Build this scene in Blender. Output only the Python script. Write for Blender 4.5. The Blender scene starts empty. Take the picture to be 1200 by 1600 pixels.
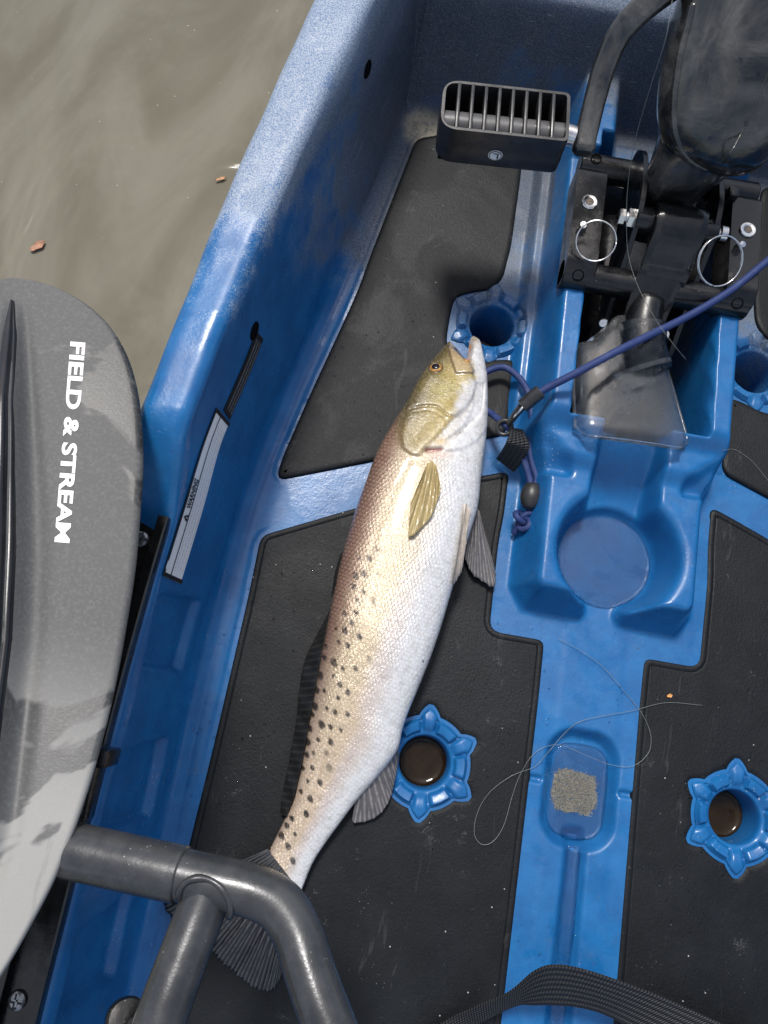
import bpy, bmesh, math, random
import numpy as np
from mathutils import Vector, Matrix
from mathutils.bvhtree import BVHTree
from mathutils.geometry import tessellate_polygon

random.seed(7); rng = np.random.default_rng(7)
R = math.radians
scene = bpy.context.scene
COL = scene.collection

# ------------------------------------------------------------------ camera
FPX, TILT, ROLL = 1180.0, R(14.5), R(10.0)
CAM = np.array([-0.22, 0.0, 0.72])
_d = np.array([0, math.sin(TILT), -math.cos(TILT)])
_u0 = np.array([0, math.cos(TILT), math.sin(TILT)])
_r0 = np.array([1.0, 0, 0])
_r = math.cos(ROLL) * _r0 + math.sin(ROLL) * _u0
_u = -math.sin(ROLL) * _r0 + math.cos(ROLL) * _u0
cam_data = bpy.data.cameras.new('camera')
cam = bpy.data.objects.new('camera', cam_data)
COL.objects.link(cam)
cam_data.sensor_fit = 'VERTICAL'
cam_data.sensor_height = 24.0
cam_data.lens = FPX / 1600 * 24.0
cam_data.clip_start = 0.01
cam_data.clip_end = 2000
m = Matrix.Identity(4)
for i in range(3):
    m[i][0] = _r[i]; m[i][1] = _u[i]; m[i][2] = -_d[i]; m[i][3] = CAM[i]
cam.matrix_world = m
scene.camera = cam

# ------------------------------------------------------------------ sky, sun, exposure
SUN_ELEV, SUN_AZ = R(63), R(-22)          # azimuth measured from the bow (+Y), negative = port side
world = bpy.data.worlds.new('World'); scene.world = world
world.use_nodes = True
wn, wl = world.node_tree.nodes, world.node_tree.links
wn.clear()
w_out = wn.new('ShaderNodeOutputWorld'); w_bg = wn.new('ShaderNodeBackground')
sky = wn.new('ShaderNodeTexSky'); sky.sky_type = 'NISHITA'; sky.sun_disc = False
sky.sun_elevation = SUN_ELEV; sky.sun_rotation = SUN_AZ
sky.air_density = 1.0; sky.dust_density = 3.0; sky.ozone_density = 1.0
w_tc = wn.new('ShaderNodeTexCoord')
w_noise = wn.new('ShaderNodeTexNoise'); w_noise.inputs['Scale'].default_value = 2.2
w_noise.inputs['Detail'].default_value = 6; w_noise.inputs['Roughness'].default_value = 0.55
w_ramp = wn.new('ShaderNodeValToRGB')
w_ramp.color_ramp.elements[0].position = 0.43; w_ramp.color_ramp.elements[1].position = 0.80
w_mix = wn.new('ShaderNodeMix'); w_mix.data_type = 'RGBA'
w_mix.inputs[7].default_value = (7.4, 7.5, 7.7, 1)
wl.new(w_tc.outputs['Generated'], w_noise.inputs['Vector'])
wl.new(w_noise.outputs['Fac'], w_ramp.inputs['Fac'])
wl.new(w_ramp.outputs['Color'], w_mix.inputs[0])
wl.new(sky.outputs['Color'], w_mix.inputs[6])
wl.new(w_mix.outputs[2], w_bg.inputs['Color'])
w_bg.inputs['Strength'].default_value = 0.145
wl.new(w_bg.outputs[0], w_out.inputs[0])

sun_data = bpy.data.lights.new('sun', 'SUN'); sun = bpy.data.objects.new('sun', sun_data)
COL.objects.link(sun)
sun_data.energy = 3.0; sun_data.angle = R(10.0); sun_data.color = (1.0, 0.965, 0.92)
sdir = Vector((math.cos(SUN_ELEV) * math.sin(SUN_AZ), math.cos(SUN_ELEV) * math.cos(SUN_AZ), math.sin(SUN_ELEV)))
sun.rotation_euler = sdir.to_track_quat('Z', 'Y').to_euler()
sun.location = sdir * 5

scene.view_settings.view_transform = 'Standard'
scene.view_settings.look = 'None'
scene.view_settings.gamma = 1.0
scene.view_settings.use_curve_mapping = False
scene.view_settings.exposure = 0.0

# ------------------------------------------------------------------ pixel -> place helpers
def ray(px, py):
    return _d * FPX + _r * (px - 600) - _u * (py - 800)
def P(px, py, z=0.0):
    v = ray(px, py); k = (z - CAM[2]) / v[2]
    return CAM + v * k
def proj(p):
    q = np.asarray(p) - CAM; w = q @ _d
    return 600 + FPX * (q @ _r) / w, 800 - FPX * (q @ _u) / w
def PP(pts, z=0.0):
    return np.array([P(a, b, z)[:2] for a, b in pts])
def catmull(pts, n=8, closed=False):
    p = np.asarray(pts, float); N = len(p); out = []
    rngN = N if closed else N - 1
    for i in range(rngN):
        if closed:
            p0, p1, p2, p3 = p[(i - 1) % N], p[i], p[(i + 1) % N], p[(i + 2) % N]
        else:
            p1, p2 = p[i], p[i + 1]
            p0 = p[i - 1] if i > 0 else 2 * p1 - p2
            p3 = p[i + 2] if i + 2 < N else 2 * p2 - p1
        for k in range(n):
            t = k / n
            out.append(0.5 * ((2 * p1) + (-p0 + p2) * t + (2 * p0 - 5 * p1 + 4 * p2 - p3) * t * t + (-p0 + 3 * p1 - 3 * p2 + p3) * t ** 3))
    if not closed: out.append(p[-1])
    return np.array(out)
def fillet_poly(pts, r, n=6):
    """round the corners of a closed polygon"""
    p = np.asarray(pts, float); N = len(p); out = []
    for i in range(N):
        a, b, c = p[i - 1], p[i], p[(i + 1) % N]
        ra = r[i] if hasattr(r, '__len__') else r
        la, lc = np.linalg.norm(a - b), np.linalg.norm(c - b)
        da, dc = (a - b) / la, (c - b) / lc
        k = min(ra, la * 0.48, lc * 0.48)
        if k < 1e-5: out.append(b); continue
        s, e = b + da * k, b + dc * k
        for t in np.linspace(0, 1, n):
            out.append((1 - t) ** 2 * s + 2 * t * (1 - t) * b + t * t * e)
    return np.array(out)
def resample_closed(p, step):
    q = np.vstack([p, p[:1]]); d = np.r_[0, np.cumsum(np.linalg.norm(np.diff(q, axis=0), axis=1))]
    n = max(8, int(d[-1] / step)); s = np.linspace(0, d[-1], n, endpoint=False)
    return np.c_[np.interp(s, d, q[:, 0]), np.interp(s, d, q[:, 1])]
def area2(p):
    x, y = p[:, 0], p[:, 1]
    return np.sum(x * np.roll(y, -1) - np.roll(x, -1) * y)
def ccw(p): return p if area2(p) > 0 else p[::-1]
def offset_in(p, d):
    """inward vertex-normal offset of a ccw polygon"""
    e = np.roll(p, -1, 0) - np.roll(p, 1, 0)
    n = np.c_[-e[:, 1], e[:, 0]]; n /= np.linalg.norm(n, axis=1)[:, None] + 1e-12
    return p + n * d
def sstep(a, b, x):
    t = np.clip((x - a) / (b - a), 0, 1); return t * t * (3 - 2 * t)
def poly_sdf(px, py, poly):
    """signed distance (negative inside) to a polygon, vectorised"""
    d = np.full(px.shape, 1e9); ins = np.zeros(px.shape, bool)
    N = len(poly)
    for i in range(N):
        ax, ay = poly[i]; bx, by = poly[(i + 1) % N]
        ex, ey = bx - ax, by - ay
        wx, wy = px - ax, py - ay
        t = np.clip((wx * ex + wy * ey) / (ex * ex + ey * ey + 1e-18), 0, 1)
        d = np.minimum(d, (wx - ex * t) ** 2 + (wy - ey * t) ** 2)
        c = (ay > py) != (by > py)
        if ay != by:
            ins ^= c & (px < (bx - ax) * (py - ay) / (by - ay) + ax)
    d = np.sqrt(d)
    return np.where(ins, -d, d)
def poly_sdf_win(X, Y, poly, pad):
    out = np.full(X.shape, 1.0)
    lo, hi = poly.min(0) - pad, poly.max(0) + pad
    mk = (X > lo[0]) & (X < hi[0]) & (Y > lo[1]) & (Y < hi[1])
    out[mk] = poly_sdf(X[mk], Y[mk], poly)
    return out
def seg_dist(px, py, line):
    d = np.full(px.shape, 1e9)
    for (ax, ay), (bx, by) in zip(line[:-1], line[1:]):
        ex, ey = bx - ax, by - ay
        t = np.clip(((px - ax) * ex + (py - ay) * ey) / (ex * ex + ey * ey + 1e-18), 0, 1)
        d = np.minimum(d, np.hypot(px - ax - ex * t, py - ay - ey * t))
    return d

# ------------------------------------------------------------------ objects
def tag(o, label=None, cat=None, group=None, kind=None):
    if label: o['label'] = label
    if cat: o['category'] = cat
    if group: o['group'] = group
    if kind: o['kind'] = kind
    return o
def empty(name, loc=(0, 0, 0)):
    o = bpy.data.objects.new(name, None); o.empty_display_size = 0.05
    o.location = loc; COL.objects.link(o); return o
def link_mesh(name, me, mat, parent=None, smooth=True, angle=40):
    if mat is not None: me.materials.append(mat)
    o = bpy.data.objects.new(name, me); COL.objects.link(o)
    if smooth:
        me.shade_smooth()
        if angle: me.set_sharp_from_angle(angle=R(angle))
    if parent is not None:
        o.parent = parent
        o.matrix_parent_inverse = Matrix.Translation(-Vector(parent.location)) if parent.type == 'EMPTY' else Matrix.Identity(4)
    return o
def mesh_obj(name, V, F, mat, parent=None, smooth=True, angle=40):
    me = bpy.data.meshes.new(name)
    V = np.asarray(V, float)
    me.from_pydata([tuple(v) for v in V], [], [tuple(f) for f in F]); me.update()
    return link_mesh(name, me, mat, parent, smooth, angle)
def grid_np(V, name, mat, parent=None, angle=None, flip=False, closed_u=False):
    """V [m,n,3] -> quad grid, fast"""
    mm, nn = V.shape[:2]
    idx = np.arange(mm * nn).reshape(mm, nn)
    if closed_u: idx = np.vstack([idx, idx[:1]])
    a, b, c, d = idx[:-1, :-1], idx[:-1, 1:], idx[1:, 1:], idx[1:, :-1]
    Q = np.stack([a, b, c, d] if not flip else [a, d, c, b], -1).reshape(-1, 4)
    me = bpy.data.meshes.new(name)
    me.vertices.add(mm * nn); me.vertices.foreach_set('co', V.reshape(-1).astype(np.float32))
    me.loops.add(Q.size); me.loops.foreach_set('vertex_index', Q.reshape(-1).astype(np.int32))
    me.polygons.add(len(Q))
    me.polygons.foreach_set('loop_start', np.arange(0, Q.size, 4, dtype=np.int32))
    me.update(calc_edges=True); me.validate()
    return link_mesh(name, me, mat, parent, True, angle)
def recalc(o):
    b = bmesh.new(); b.from_mesh(o.data); bmesh.ops.remove_doubles(b, verts=list(b.verts), dist=1e-6)
    es = [e for e in b.edges if e.is_boundary]
    if es: bmesh.ops.holes_fill(b, edges=es, sides=0)
    bmesh.ops.recalc_face_normals(b, faces=list(b.faces)); b.to_mesh(o.data); b.free()
    o.data.shade_smooth(); o.data.set_sharp_from_angle(angle=R(60))
class MB:
    def __init__(s): s.V = []; s.F = []
    def add(s, V, F):
        o = len(s.V); s.V += [tuple(v) for v in V]; s.F += [tuple(i + o for i in f) for f in F]; return s
    def bm(s, bm, M=None):
        bm.verts.index_update()
        vs = [(M @ v.co if M is not None else v.co) for v in bm.verts]
        s.add(vs, [[v.index for v in f.verts] for f in bm.faces]); bm.free(); return s
    def box(s, c, size, bev=0.002, M=None, seg=2):
        b = bmesh.new(); bmesh.ops.create_cube(b, size=1)
        for v in b.verts: v.co = Vector((v.co.x * size[0], v.co.y * size[1], v.co.z * size[2]))
        if bev: bmesh.ops.bevel(b, geom=list(b.edges), offset=bev, segments=seg, profile=0.5, affect='EDGES')
        T = Matrix.Translation(Vector(c))
        return s.bm(b, (T @ M) if M is not None else T)
    def tube(s, pts, r, n=14, caps=True, sub=0, bev=0.0, flat=None):
        p = np.asarray(pts, float)
        if sub: p = catmull(p, sub)
        N = len(p)
        rr = np.full(N, float(r)) if not hasattr(r, '__len__') else np.interp(np.linspace(0, 1, N), np.linspace(0, 1, len(r)), r)
        T = np.gradient(p, axis=0); T /= np.linalg.norm(T, axis=1)[:, None] + 1e-12
        up = np.array([0, 0, 1.0]) if abs(T[0][2]) < 0.9 else np.array([0, 1.0, 0])
        nrm = np.cross(up, T[0]); nrm /= np.linalg.norm(nrm)
        V = []; ang = np.linspace(0, 2 * np.pi, n, endpoint=False)
        rings = []
        for i in range(N):
            nrm = nrm - T[i] * (nrm @ T[i]); nrm /= np.linalg.norm(nrm) + 1e-12
            b = np.cross(T[i], nrm)
            rings.append((p[i], nrm.copy(), b, rr[i]))
        if bev and caps:
            a0, a1 = rings[0], rings[-1]
            rings[0] = (a0[0] + T[0] * bev, a0[1], a0[2], a0[3]); rings[-1] = (a1[0] - T[-1] * bev, a1[1], a1[2], a1[3])
            rings = [(a0[0], a0[1], a0[2], a0[3] - bev)] + rings + [(a1[0], a1[1], a1[2], a1[3] - bev)]
        for (c, u, b, q) in rings:
            fl = 1.0 if flat is None else flat
            for t in ang: V.append(c + u * math.cos(t) * q + b * math.sin(t) * q * fl)
        K = len(rings); F = []
        for i in range(K - 1):
            for j in range(n):
                F.append((i * n + j, i * n + (j + 1) % n, (i + 1) * n + (j + 1) % n, (i + 1) * n + j))
        if caps:
            F.append(tuple(range(n))[::-1]); F.append(tuple((K - 1) * n + j for j in range(n)))
        return s.add(V, F)
    def lathe(s, prof, c, axis=(0, 0, 1), n=24, cap=True):
        ax = Vector(axis).normalized(); q = ax.to_track_quat('Z', 'Y').to_matrix()
        V = []; F = []
        for (r, z) in prof:
            for j in range(n):
                t = 2 * math.pi * j / n
                V.append(Vector(c) + q @ Vector((r * math.cos(t), r * math.sin(t), z)))
        K = len(prof)
        for i in range(K - 1):
            for j in range(n):
                F.append((i * n + j, i * n + (j + 1) % n, (i + 1) * n + (j + 1) % n, (i + 1) * n + j))
        if cap:
            F.append(tuple(range(n))[::-1]); F.append(tuple((K - 1) * n + j for j in range(n)))
        return s.add(V, F)
    def torus(s, c, R0, r, axis, n=48, k=10, a0=0, a1=2 * math.pi, rise=0):
        q = Vector(axis).normalized().to_track_quat('Z', 'Y').to_matrix()
        pts = [Vector(c) + q @ Vector((R0 * math.cos(t), R0 * math.sin(t), rise * (t - a0) / (a1 - a0))) for t in np.linspace(a0, a1, n)]
        return s.tube(pts, r, k)
    def prism(s, poly, z0, z1, M=None, bev=0.0):
        """poly ccw 2D list, extruded; small top bevel"""
        p = ccw(np.asarray(poly, float)); N = len(p); rings = [(p, z0), (p, z1 - bev)]
        if bev: rings.append((offset_in(p, bev), z1))
        V = []; F = []
        for q, z in rings:
            for a in q: V.append(Vector((a[0], a[1], z)))
        for i in range(len(rings) - 1):
            for j in range(N):
                F.append((i * N + j, i * N + (j + 1) % N, (i + 1) * N + (j + 1) % N, (i + 1) * N + j))
        top = (len(rings) - 1) * N
        for t in tessellate_polygon([[Vector((a[0], a[1], 0)) for a in rings[-1][0]]]):
            F.append((top + t[0], top + t[1], top + t[2])); F.append((t[2], t[1], t[0]))
        if M is not None: V = [M @ v for v in V]
        return s.add(V, F)
    def build(s, name, mat, parent=None, angle=40, fix=True):
        me = bpy.data.meshes.new(name)
        me.from_pydata(s.V, [], s.F); me.update()
        if fix:
            b = bmesh.new(); b.from_mesh(me); bmesh.ops.recalc_face_normals(b, faces=list(b.faces)); b.to_mesh(me); b.free()
        return link_mesh(name, me, mat, parent, True, angle)

# ------------------------------------------------------------------ materials
class NT:
    def __init__(s, name):
        s.m = bpy.data.materials.new(name); s.m.use_nodes = True
        s.n, s.l = s.m.node_tree.nodes, s.m.node_tree.links
        s.bsdf = s.n['Principled BSDF']; s.out = s.n['Material Output']
        s._c = None
    @property
    def co(s):
        if s._c is None: s._c = s.n.new('ShaderNodeTexCoord').outputs['Object']
        return s._c
    def set(s, **k):
        for a, b in k.items():
            i = s.bsdf.inputs[a.replace('_', ' ')]
            if hasattr(b, 'links') or hasattr(b, 'is_linked'): s.l.new(b, i)
            else: i.default_value = b if not (isinstance(b, tuple) and len(b) == 3) else (*b, 1)
        return s
    def scale(s, v, sc):
        m_ = s.n.new('ShaderNodeMapping'); m_.inputs['Scale'].default_value = sc
        s.l.new(v, m_.inputs['Vector']); return m_.outputs[0]
    def noise(s, sc, det=4, rough=0.55, vec=None, dist=0.0):
        n_ = s.n.new('ShaderNodeTexNoise'); n_.inputs['Scale'].default_value = sc
        n_.inputs['Detail'].default_value = det; n_.inputs['Roughness'].default_value = rough; n_.inputs['Distortion'].default_value = dist
        s.l.new(vec if vec is not None else s.co, n_.inputs['Vector']); return n_.outputs['Fac']
    def voro(s, sc, feat='F1', rand=1.0, vec=None, out='Distance'):
        n_ = s.n.new('ShaderNodeTexVoronoi'); n_.feature = feat; n_.inputs['Scale'].default_value = sc
        n_.inputs['Randomness'].default_value = rand
        s.l.new(vec if vec is not None else s.co, n_.inputs['Vector']); return n_.outputs[out]
    def ramp(s, f, *st):
        r_ = s.n.new('ShaderNodeMapRange'); r_.interpolation_type = 'SMOOTHSTEP'
        r_.inputs['From Min'].default_value, r_.inputs['From Max'].default_value = st[0], st[1]
        r_.inputs['To Min'].default_value = st[2] if len(st) > 2 else 0.0
        r_.inputs['To Max'].default_value = st[3] if len(st) > 3 else 1.0
        s.l.new(f, r_.inputs['Value']); return r_.outputs[0]
    def math(s, op, a, b=None):
        m_ = s.n.new('ShaderNodeMath'); m_.operation = op
        for i, v in enumerate((a, b)):
            if v is None: continue
            if isinstance(v, (int, float)): m_.inputs[i].default_value = v
            else: s.l.new(v, m_.inputs[i])
        return m_.outputs[0]
    def mix(s, f, a, b):
        m_ = s.n.new('ShaderNodeMix'); m_.data_type = 'RGBA'
        for i, v in ((0, f), (6, a), (7, b)):
            if isinstance(v, tuple): m_.inputs[i].default_value = (*v[:3], 1)
            elif isinstance(v, (int, float)): m_.inputs[i].default_value = v
            else: s.l.new(v, m_.inputs[i])
        return m_.outputs[2]
    def xyz(s):
        n_ = s.n.new('ShaderNodeSeparateXYZ'); s.l.new(s.co, n_.inputs[0]); return n_.outputs
    def bump(s, h, st=0.3, dist=0.001, prev=None):
        b = s.n.new('ShaderNodeBump'); b.inputs['Strength'].default_value = st; b.inputs['Distance'].default_value = dist
        s.l.new(h, b.inputs['Height'])
        if prev is not None: s.l.new(prev, b.inputs['Normal'])
        return b.outputs[0]
    def attr(s, name, out='Color'):
        a = s.n.new('ShaderNodeAttribute'); a.attribute_name = name; return a.outputs[out]

def simple(name, col, rough=0.4, metal=0.0, spec=0.5, noise_amt=0.25, nscale=60, bump=0.15, bscale=400):
    t = NT(name)
    n1 = t.noise(nscale, 5, 0.6)
    c = t.mix(t.ramp(n1, 0.3, 0.7), tuple(np.array(col) * (1 - noise_amt)), tuple(np.minimum(1, np.array(col) * (1 + noise_amt))))
    t.set(Base_Color=c, Roughness=t.ramp(t.noise(nscale * 0.5, 4), 0.3, 0.7, max(0.03, rough - 0.1), rough + 0.12), Metallic=metal, Specular_IOR_Level=spec)
    if bump: t.set(Normal=t.bump(t.noise(bscale, 3), bump, 0.0006))
    return t.m

def mat_hull():
    t = NT('moulded_blue_plastic')
    x, y, z = t.xyz()
    fine = t.noise(850, 3, 0.75)
    mid = t.noise(28, 6, 0.65)
    big = t.noise(7, 4, 0.6)
    # clean plastic, slightly mottled
    blue = t.mix(t.ramp(mid, 0.3, 0.72), (0.007, 0.097, 0.280), (0.011, 0.138, 0.360))
    # scuffed, with light and shade painted in, toward the bow and on the high gunwale
    fwd = t.ramp(t.math('ADD', y, t.math('MULTIPLY', t.math('SUBTRACT', big, 0.5), 0.25)), 0.24, 0.60)
    high = t.math('MAXIMUM', t.ramp(z, 0.160, 0.196), t.ramp(y, 0.688, 0.712))  # bulkhead top counted in too, painting its sunlit band lighter
    w = t.math('ADD', t.math('MULTIPLY', fwd, 1.10), t.math('MULTIPLY', t.math('MULTIPLY', t.ramp(t.math('ADD', y, t.math('MULTIPLY', t.math('SUBTRACT', mid, 0.5), 0.30)), -0.02, 0.52), high), 0.72))
    w = t.math('MULTIPLY', w, t.ramp(big, 0.22, 0.62, 0.55, 1.15))
    cons = t.math('MULTIPLY', t.math('MULTIPLY', t.ramp(t.math('ABSOLUTE', x), 0.135, 0.115), t.ramp(z, 0.010, 0.03)), t.ramp(y, 0.70, 0.60))
    w = t.math('MULTIPLY', w, t.math('SUBTRACT', 1.0, t.math('MULTIPLY', cons, 0.62)))
    w = t.math('MINIMUM', w, 0.93)
    worn_and_shade = t.mix(t.ramp(fine, 0.36, 0.66), (0.030, 0.058, 0.105), (0.20, 0.235, 0.29))  # wall scuffs darkened to paint in the shade there
    worn_and_shade = t.mix(t.math('MULTIPLY', high, 0.7), worn_and_shade, t.mix(t.ramp(fine, 0.34, 0.64), (0.075, 0.165, 0.34), (0.46, 0.51, 0.57)))
    fwd_shade = t.math('MULTIPLY', t.ramp(y, 0.44, 0.62), t.ramp(z, 0.150, 0.105))
    worn_and_shade = t.mix(t.math('MULTIPLY', fwd_shade, 0.7), worn_and_shade, t.mix(t.ramp(fine, 0.4, 0.75), (0.018, 0.026, 0.042), (0.12, 0.135, 0.16)))  # shade of the lower bulkhead painted as a darker scuff tone
    thr = t.math('ADD', t.math('MULTIPLY', fine, 0.78), t.math('MULTIPLY', mid, 0.22))
    sp = t.n.new('ShaderNodeMapRange'); sp.interpolation_type = 'SMOOTHSTEP'
    t.l.new(thr, sp.inputs['Value'])
    t.l.new(t.math('SUBTRACT', 0.74, t.math('MULTIPLY', w, 0.55)), sp.inputs['From Min'])
    t.l.new(t.math('SUBTRACT', 0.98, t.math('MULTIPLY', w, 0.55)), sp.inputs['From Max'])
    c = t.mix(sp.outputs[0], blue, worn_and_shade)
    # salt and grit specks
    specks = t.voro(260, 'F1', 1.0)
    sm = t.math('MULTIPLY', t.ramp(specks, 0.10, 0.16, 1.0, 0.0), t.ramp(t.noise(11, 5, 0.7), 0.52, 0.66))
    c = t.mix(t.math('MULTIPLY', sm, 0.55), c, (0.55, 0.55, 0.52))
    gs = t.voro(150, 'F1', 1.0)
    gm = t.math('MULTIPLY', t.ramp(gs, 0.07, 0.12, 1.0, 0.0), t.ramp(t.noise(9, 5, 0.75), 0.47, 0.60))
    c = t.mix(t.math('MULTIPLY', gm, 0.7), c, (0.035, 0.032, 0.030))
    grime = t.math('MULTIPLY', t.ramp(t.noise(34, 6, 0.78, None, 0.5), 0.56, 0.70), t.ramp(t.noise(520, 3, 0.7), 0.42, 0.62))
    c = t.mix(t.math('MULTIPLY', grime, 0.30), c, (0.10, 0.10, 0.095))
    # long scratches on the walls
    sv = t.scale(t.co, (60, 9, 420))
    sc = t.ramp(t.noise(1.0, 3, 0.6, sv), 0.66, 0.74)
    c = t.mix(t.math('MULTIPLY', sc, t.math('MULTIPLY', w, 0.35)), c, (0.5, 0.55, 0.62))
    # dried silt in the forward corner
    dx = t.math('ADD', x, 0.252); dy = t.math('SUBTRACT', y, 0.634)
    dd = t.math('SQRT', t.math('ADD', t.math('MULTIPLY', dx, dx), t.math('MULTIPLY', dy, dy)))
    silt = t.math('MULTIPLY', t.ramp(t.math('ADD', dd, t.math('MULTIPLY', t.noise(60, 5, 0.7), 0.03)), 0.030, 0.046, 1.0, 0.0), t.ramp(z, 0.004, 0.02, 1.0, 0.0))
    c = t.mix(t.math('MULTIPLY', silt, t.ramp(t.noise(240, 4, 0.75), 0.34, 0.55, 0.25, 1.0)), c, (0.36, 0.32, 0.24))
    wet = t.ramp(t.noise(16, 5, 0.6, None, 0.8), 0.47, 0.56)
    ro = t.math('ADD', t.math('MULTIPLY', wet, -0.16), t.math('ADD', 0.37, t.math('MULTIPLY', sp.outputs[0], 0.22)))
    ro = t.math('ADD', ro, t.math('MULTIPLY', t.noise(240, 3), 0.10))
    b = t.bump(t.noise(420, 3, 0.6), 0.16, 0.0007)
    b = t.bump(t.ramp(specks, 0.05, 0.2, 1.0, 0.0), 0.08, 0.0006, b)
    b = t.bump(t.noise(40, 3), 0.12, 0.004, b)
    t.set(Base_Color=c, Roughness=ro, Normal=b, Specular_IOR_Level=0.5)
    return t.m

def mat_pad():
    t = NT('black_textured_pad')
    x, y, z = t.xyz()
    n1 = t.noise(24, 6, 0.65)
    c = t.mix(t.ramp(n1, 0.3, 0.75), (0.0040, 0.0052, 0.0066), (0.0080, 0.0098, 0.0120))
    film = t.ramp(t.noise(9, 5, 0.62, None, 0.6), 0.52, 0.72)
    c = t.mix(t.math('MULTIPLY', film, 0.05), c, (0.08, 0.085, 0.09))
    v = t.voro(330, 'F1', 1.0)
    sp = t.math('MULTIPLY', t.ramp(v, 0.07, 0.13, 1.0, 0.0), t.ramp(t.noise(15, 5, 0.75), 0.56, 0.68))
    c = t.mix(t.math('MULTIPLY', sp, 0.7), c, (0.45, 0.43, 0.40))
    v2 = t.voro(75, 'F1', 1.0)
    sp2 = t.math('MULTIPLY', t.ramp(v2, 0.035, 0.06, 1.0, 0.0), t.ramp(t.noise(33, 3), 0.50, 0.56))
    c = t.mix(t.math('MULTIPLY', sp2, 0.75), c, (0.5, 0.49, 0.46))
    bloom = t.math('MULTIPLY', t.ramp(t.noise(26, 6, 0.8, None, 0.4), 0.60, 0.72), t.ramp(t.noise(900, 2, 0.7), 0.46, 0.64))
    c = t.mix(t.math('MULTIPLY', bloom, 0.40), c, (0.34, 0.335, 0.32))
    arc = t.ramp(t.noise(1.0, 3, 0.6, t.scale(t.co, (70, 14, 1)), 1.0), 0.66, 0.72)
    c = t.mix(t.math('MULTIPLY', arc, 0.10), c, (0.16, 0.165, 0.17))
    wet = t.ramp(t.noise(12, 5, 0.6, None, 0.7), 0.46, 0.58)
    ro = t.math('ADD', t.math('MULTIPLY', wet, -0.07), t.math('ADD', 0.47, t.math('MULTIPLY', t.noise(300, 3), 0.12)))
    gr = t.noise(1.0, 4, 0.65, t.scale(t.co, (900, 260, 600)))
    b = t.bump(gr, 0.34, 0.0009)
    b = t.bump(t.noise(480, 3, 0.6), 0.30, 0.0009, b)
    b = t.bump(t.math('ADD', sp, sp2), 0.4, 0.0006, b)
    b = t.bump(t.noise(22, 4), 0.10, 0.004, b)
    t.set(Base_Color=c, Roughness=ro, Normal=b, Specular_IOR_Level=0.24)
    return t.m

def mat_water():
    t = NT('murky_water')
    n1 = t.noise(1.0, 5, 0.62, t.scale(t.co, (5.5, 2.4, 1)), 1.6)
    c = t.mix(t.ramp(n1, 0.3, 0.72), (0.125, 0.114, 0.080), (0.185, 0.172, 0.132))  # streaks of cloud reflection painted as paler swirls in the base colour
    v = t.voro(55, 'F1', 1.0)
    sp = t.math('MULTIPLY', t.ramp(v, 0.025, 0.05, 1.0, 0.0), t.ramp(t.noise(8, 4, 0.7), 0.46, 0.6))
    c = t.mix(t.math('MULTIPLY', sp, 0.8), c, (0.65, 0.62, 0.52))
    wv = t.scale(t.co, (1.0, 0.62, 1.0))
    b = t.bump(t.noise(5.5, 3, 0.5, wv, 1.3), 0.17, 0.05)
    b = t.bump(t.noise(1.9, 2, 0.5, wv, 0.4), 0.16, 0.12, b)
    t.set(Base_Color=c, Roughness=0.05, Normal=b, Specular_IOR_Level=0.5, IOR=1.33)
    return t.m

def mat_clear(name, col=(0.93, 0.96, 0.97), rough=0.06, ior=1.45):
    t = NT(name)
    n1 = t.noise(90, 5, 0.65)
    t.set(Base_Color=col, Roughness=t.ramp(n1, 0.4, 0.75, rough, rough + 0.22), Transmission_Weight=1.0, IOR=ior)
    t.set(Normal=t.bump(t.noise(30, 2), 0.06, 0.002))
    return t.m

def mat_metal_black(name='black_anodised_metal', col=(0.007, 0.007, 0.0075), rough=0.29):
    t = NT(name)
    n1 = t.noise(70, 6, 0.7)
    c = t.mix(t.ramp(n1, 0.3, 0.75), tuple(np.array(col) * 0.7), tuple(np.array(col) * 1.5))
    v = t.voro(240, 'F1', 1.0)
    sp = t.math('MULTIPLY', t.ramp(v, 0.06, 0.12, 1.0, 0.0), t.ramp(t.noise(20, 5, 0.75), 0.56, 0.68))
    c = t.mix(t.math('MULTIPLY', sp, 0.6), c, (0.42, 0.41, 0.38))
    ro = t.ramp(t.noise(34, 5, 0.65), 0.35, 0.7, rough - 0.16, rough + 0.10)
    b = t.bump(t.noise(620, 3), 0.10, 0.0005)
    b = t.bump(t.noise(60, 4), 0.14, 0.002, b)
    t.set(Base_Color=c, Roughness=ro, Normal=b, Specular_IOR_Level=0.55)
    return t.m

M = {}
M['hull'] = mat_hull(); M['pad'] = mat_pad(); M['water'] = mat_water()
M['black'] = mat_metal_black(); M['rubber'] = mat_metal_black('black_pedal_plastic', (0.026, 0.026, 0.027), 0.42)
M['steel'] = simple('bright_steel', (0.72, 0.71, 0.69), 0.2, 1.0, 0.5, 0.12, 200, 0.08)
M['dark'] = simple('dark_recess', (0.002, 0.002, 0.0022), 0.7, 0, 0.08, 0.2, 80, 0)
M['clear'] = mat_clear('clear_plastic'); M['clear'].node_tree.nodes['Principled BSDF'].inputs['Transmission Weight'].default_value = 0.975; M['frost'] = mat_clear('smoky_clear_plastic', (0.62, 0.64, 0.66), 0.25)

# ================================================================== SETTING
# one sheet of water, out to the horizon
water_z = -0.100
def build_water():
    n = 60
    s = np.sinh(np.linspace(-1, 1, n) * 6.0) / np.sinh(6.0) * 400
    V = np.zeros((n, n, 3)); V[..., 0] = s[None, :]; V[..., 1] = s[:, None]; V[..., 2] = water_z
    o = grid_np(V, 'water', M['water'])
    tag(o, 'murky brown green water beside the kayak', 'water', kind='structure')
build_water()

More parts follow.
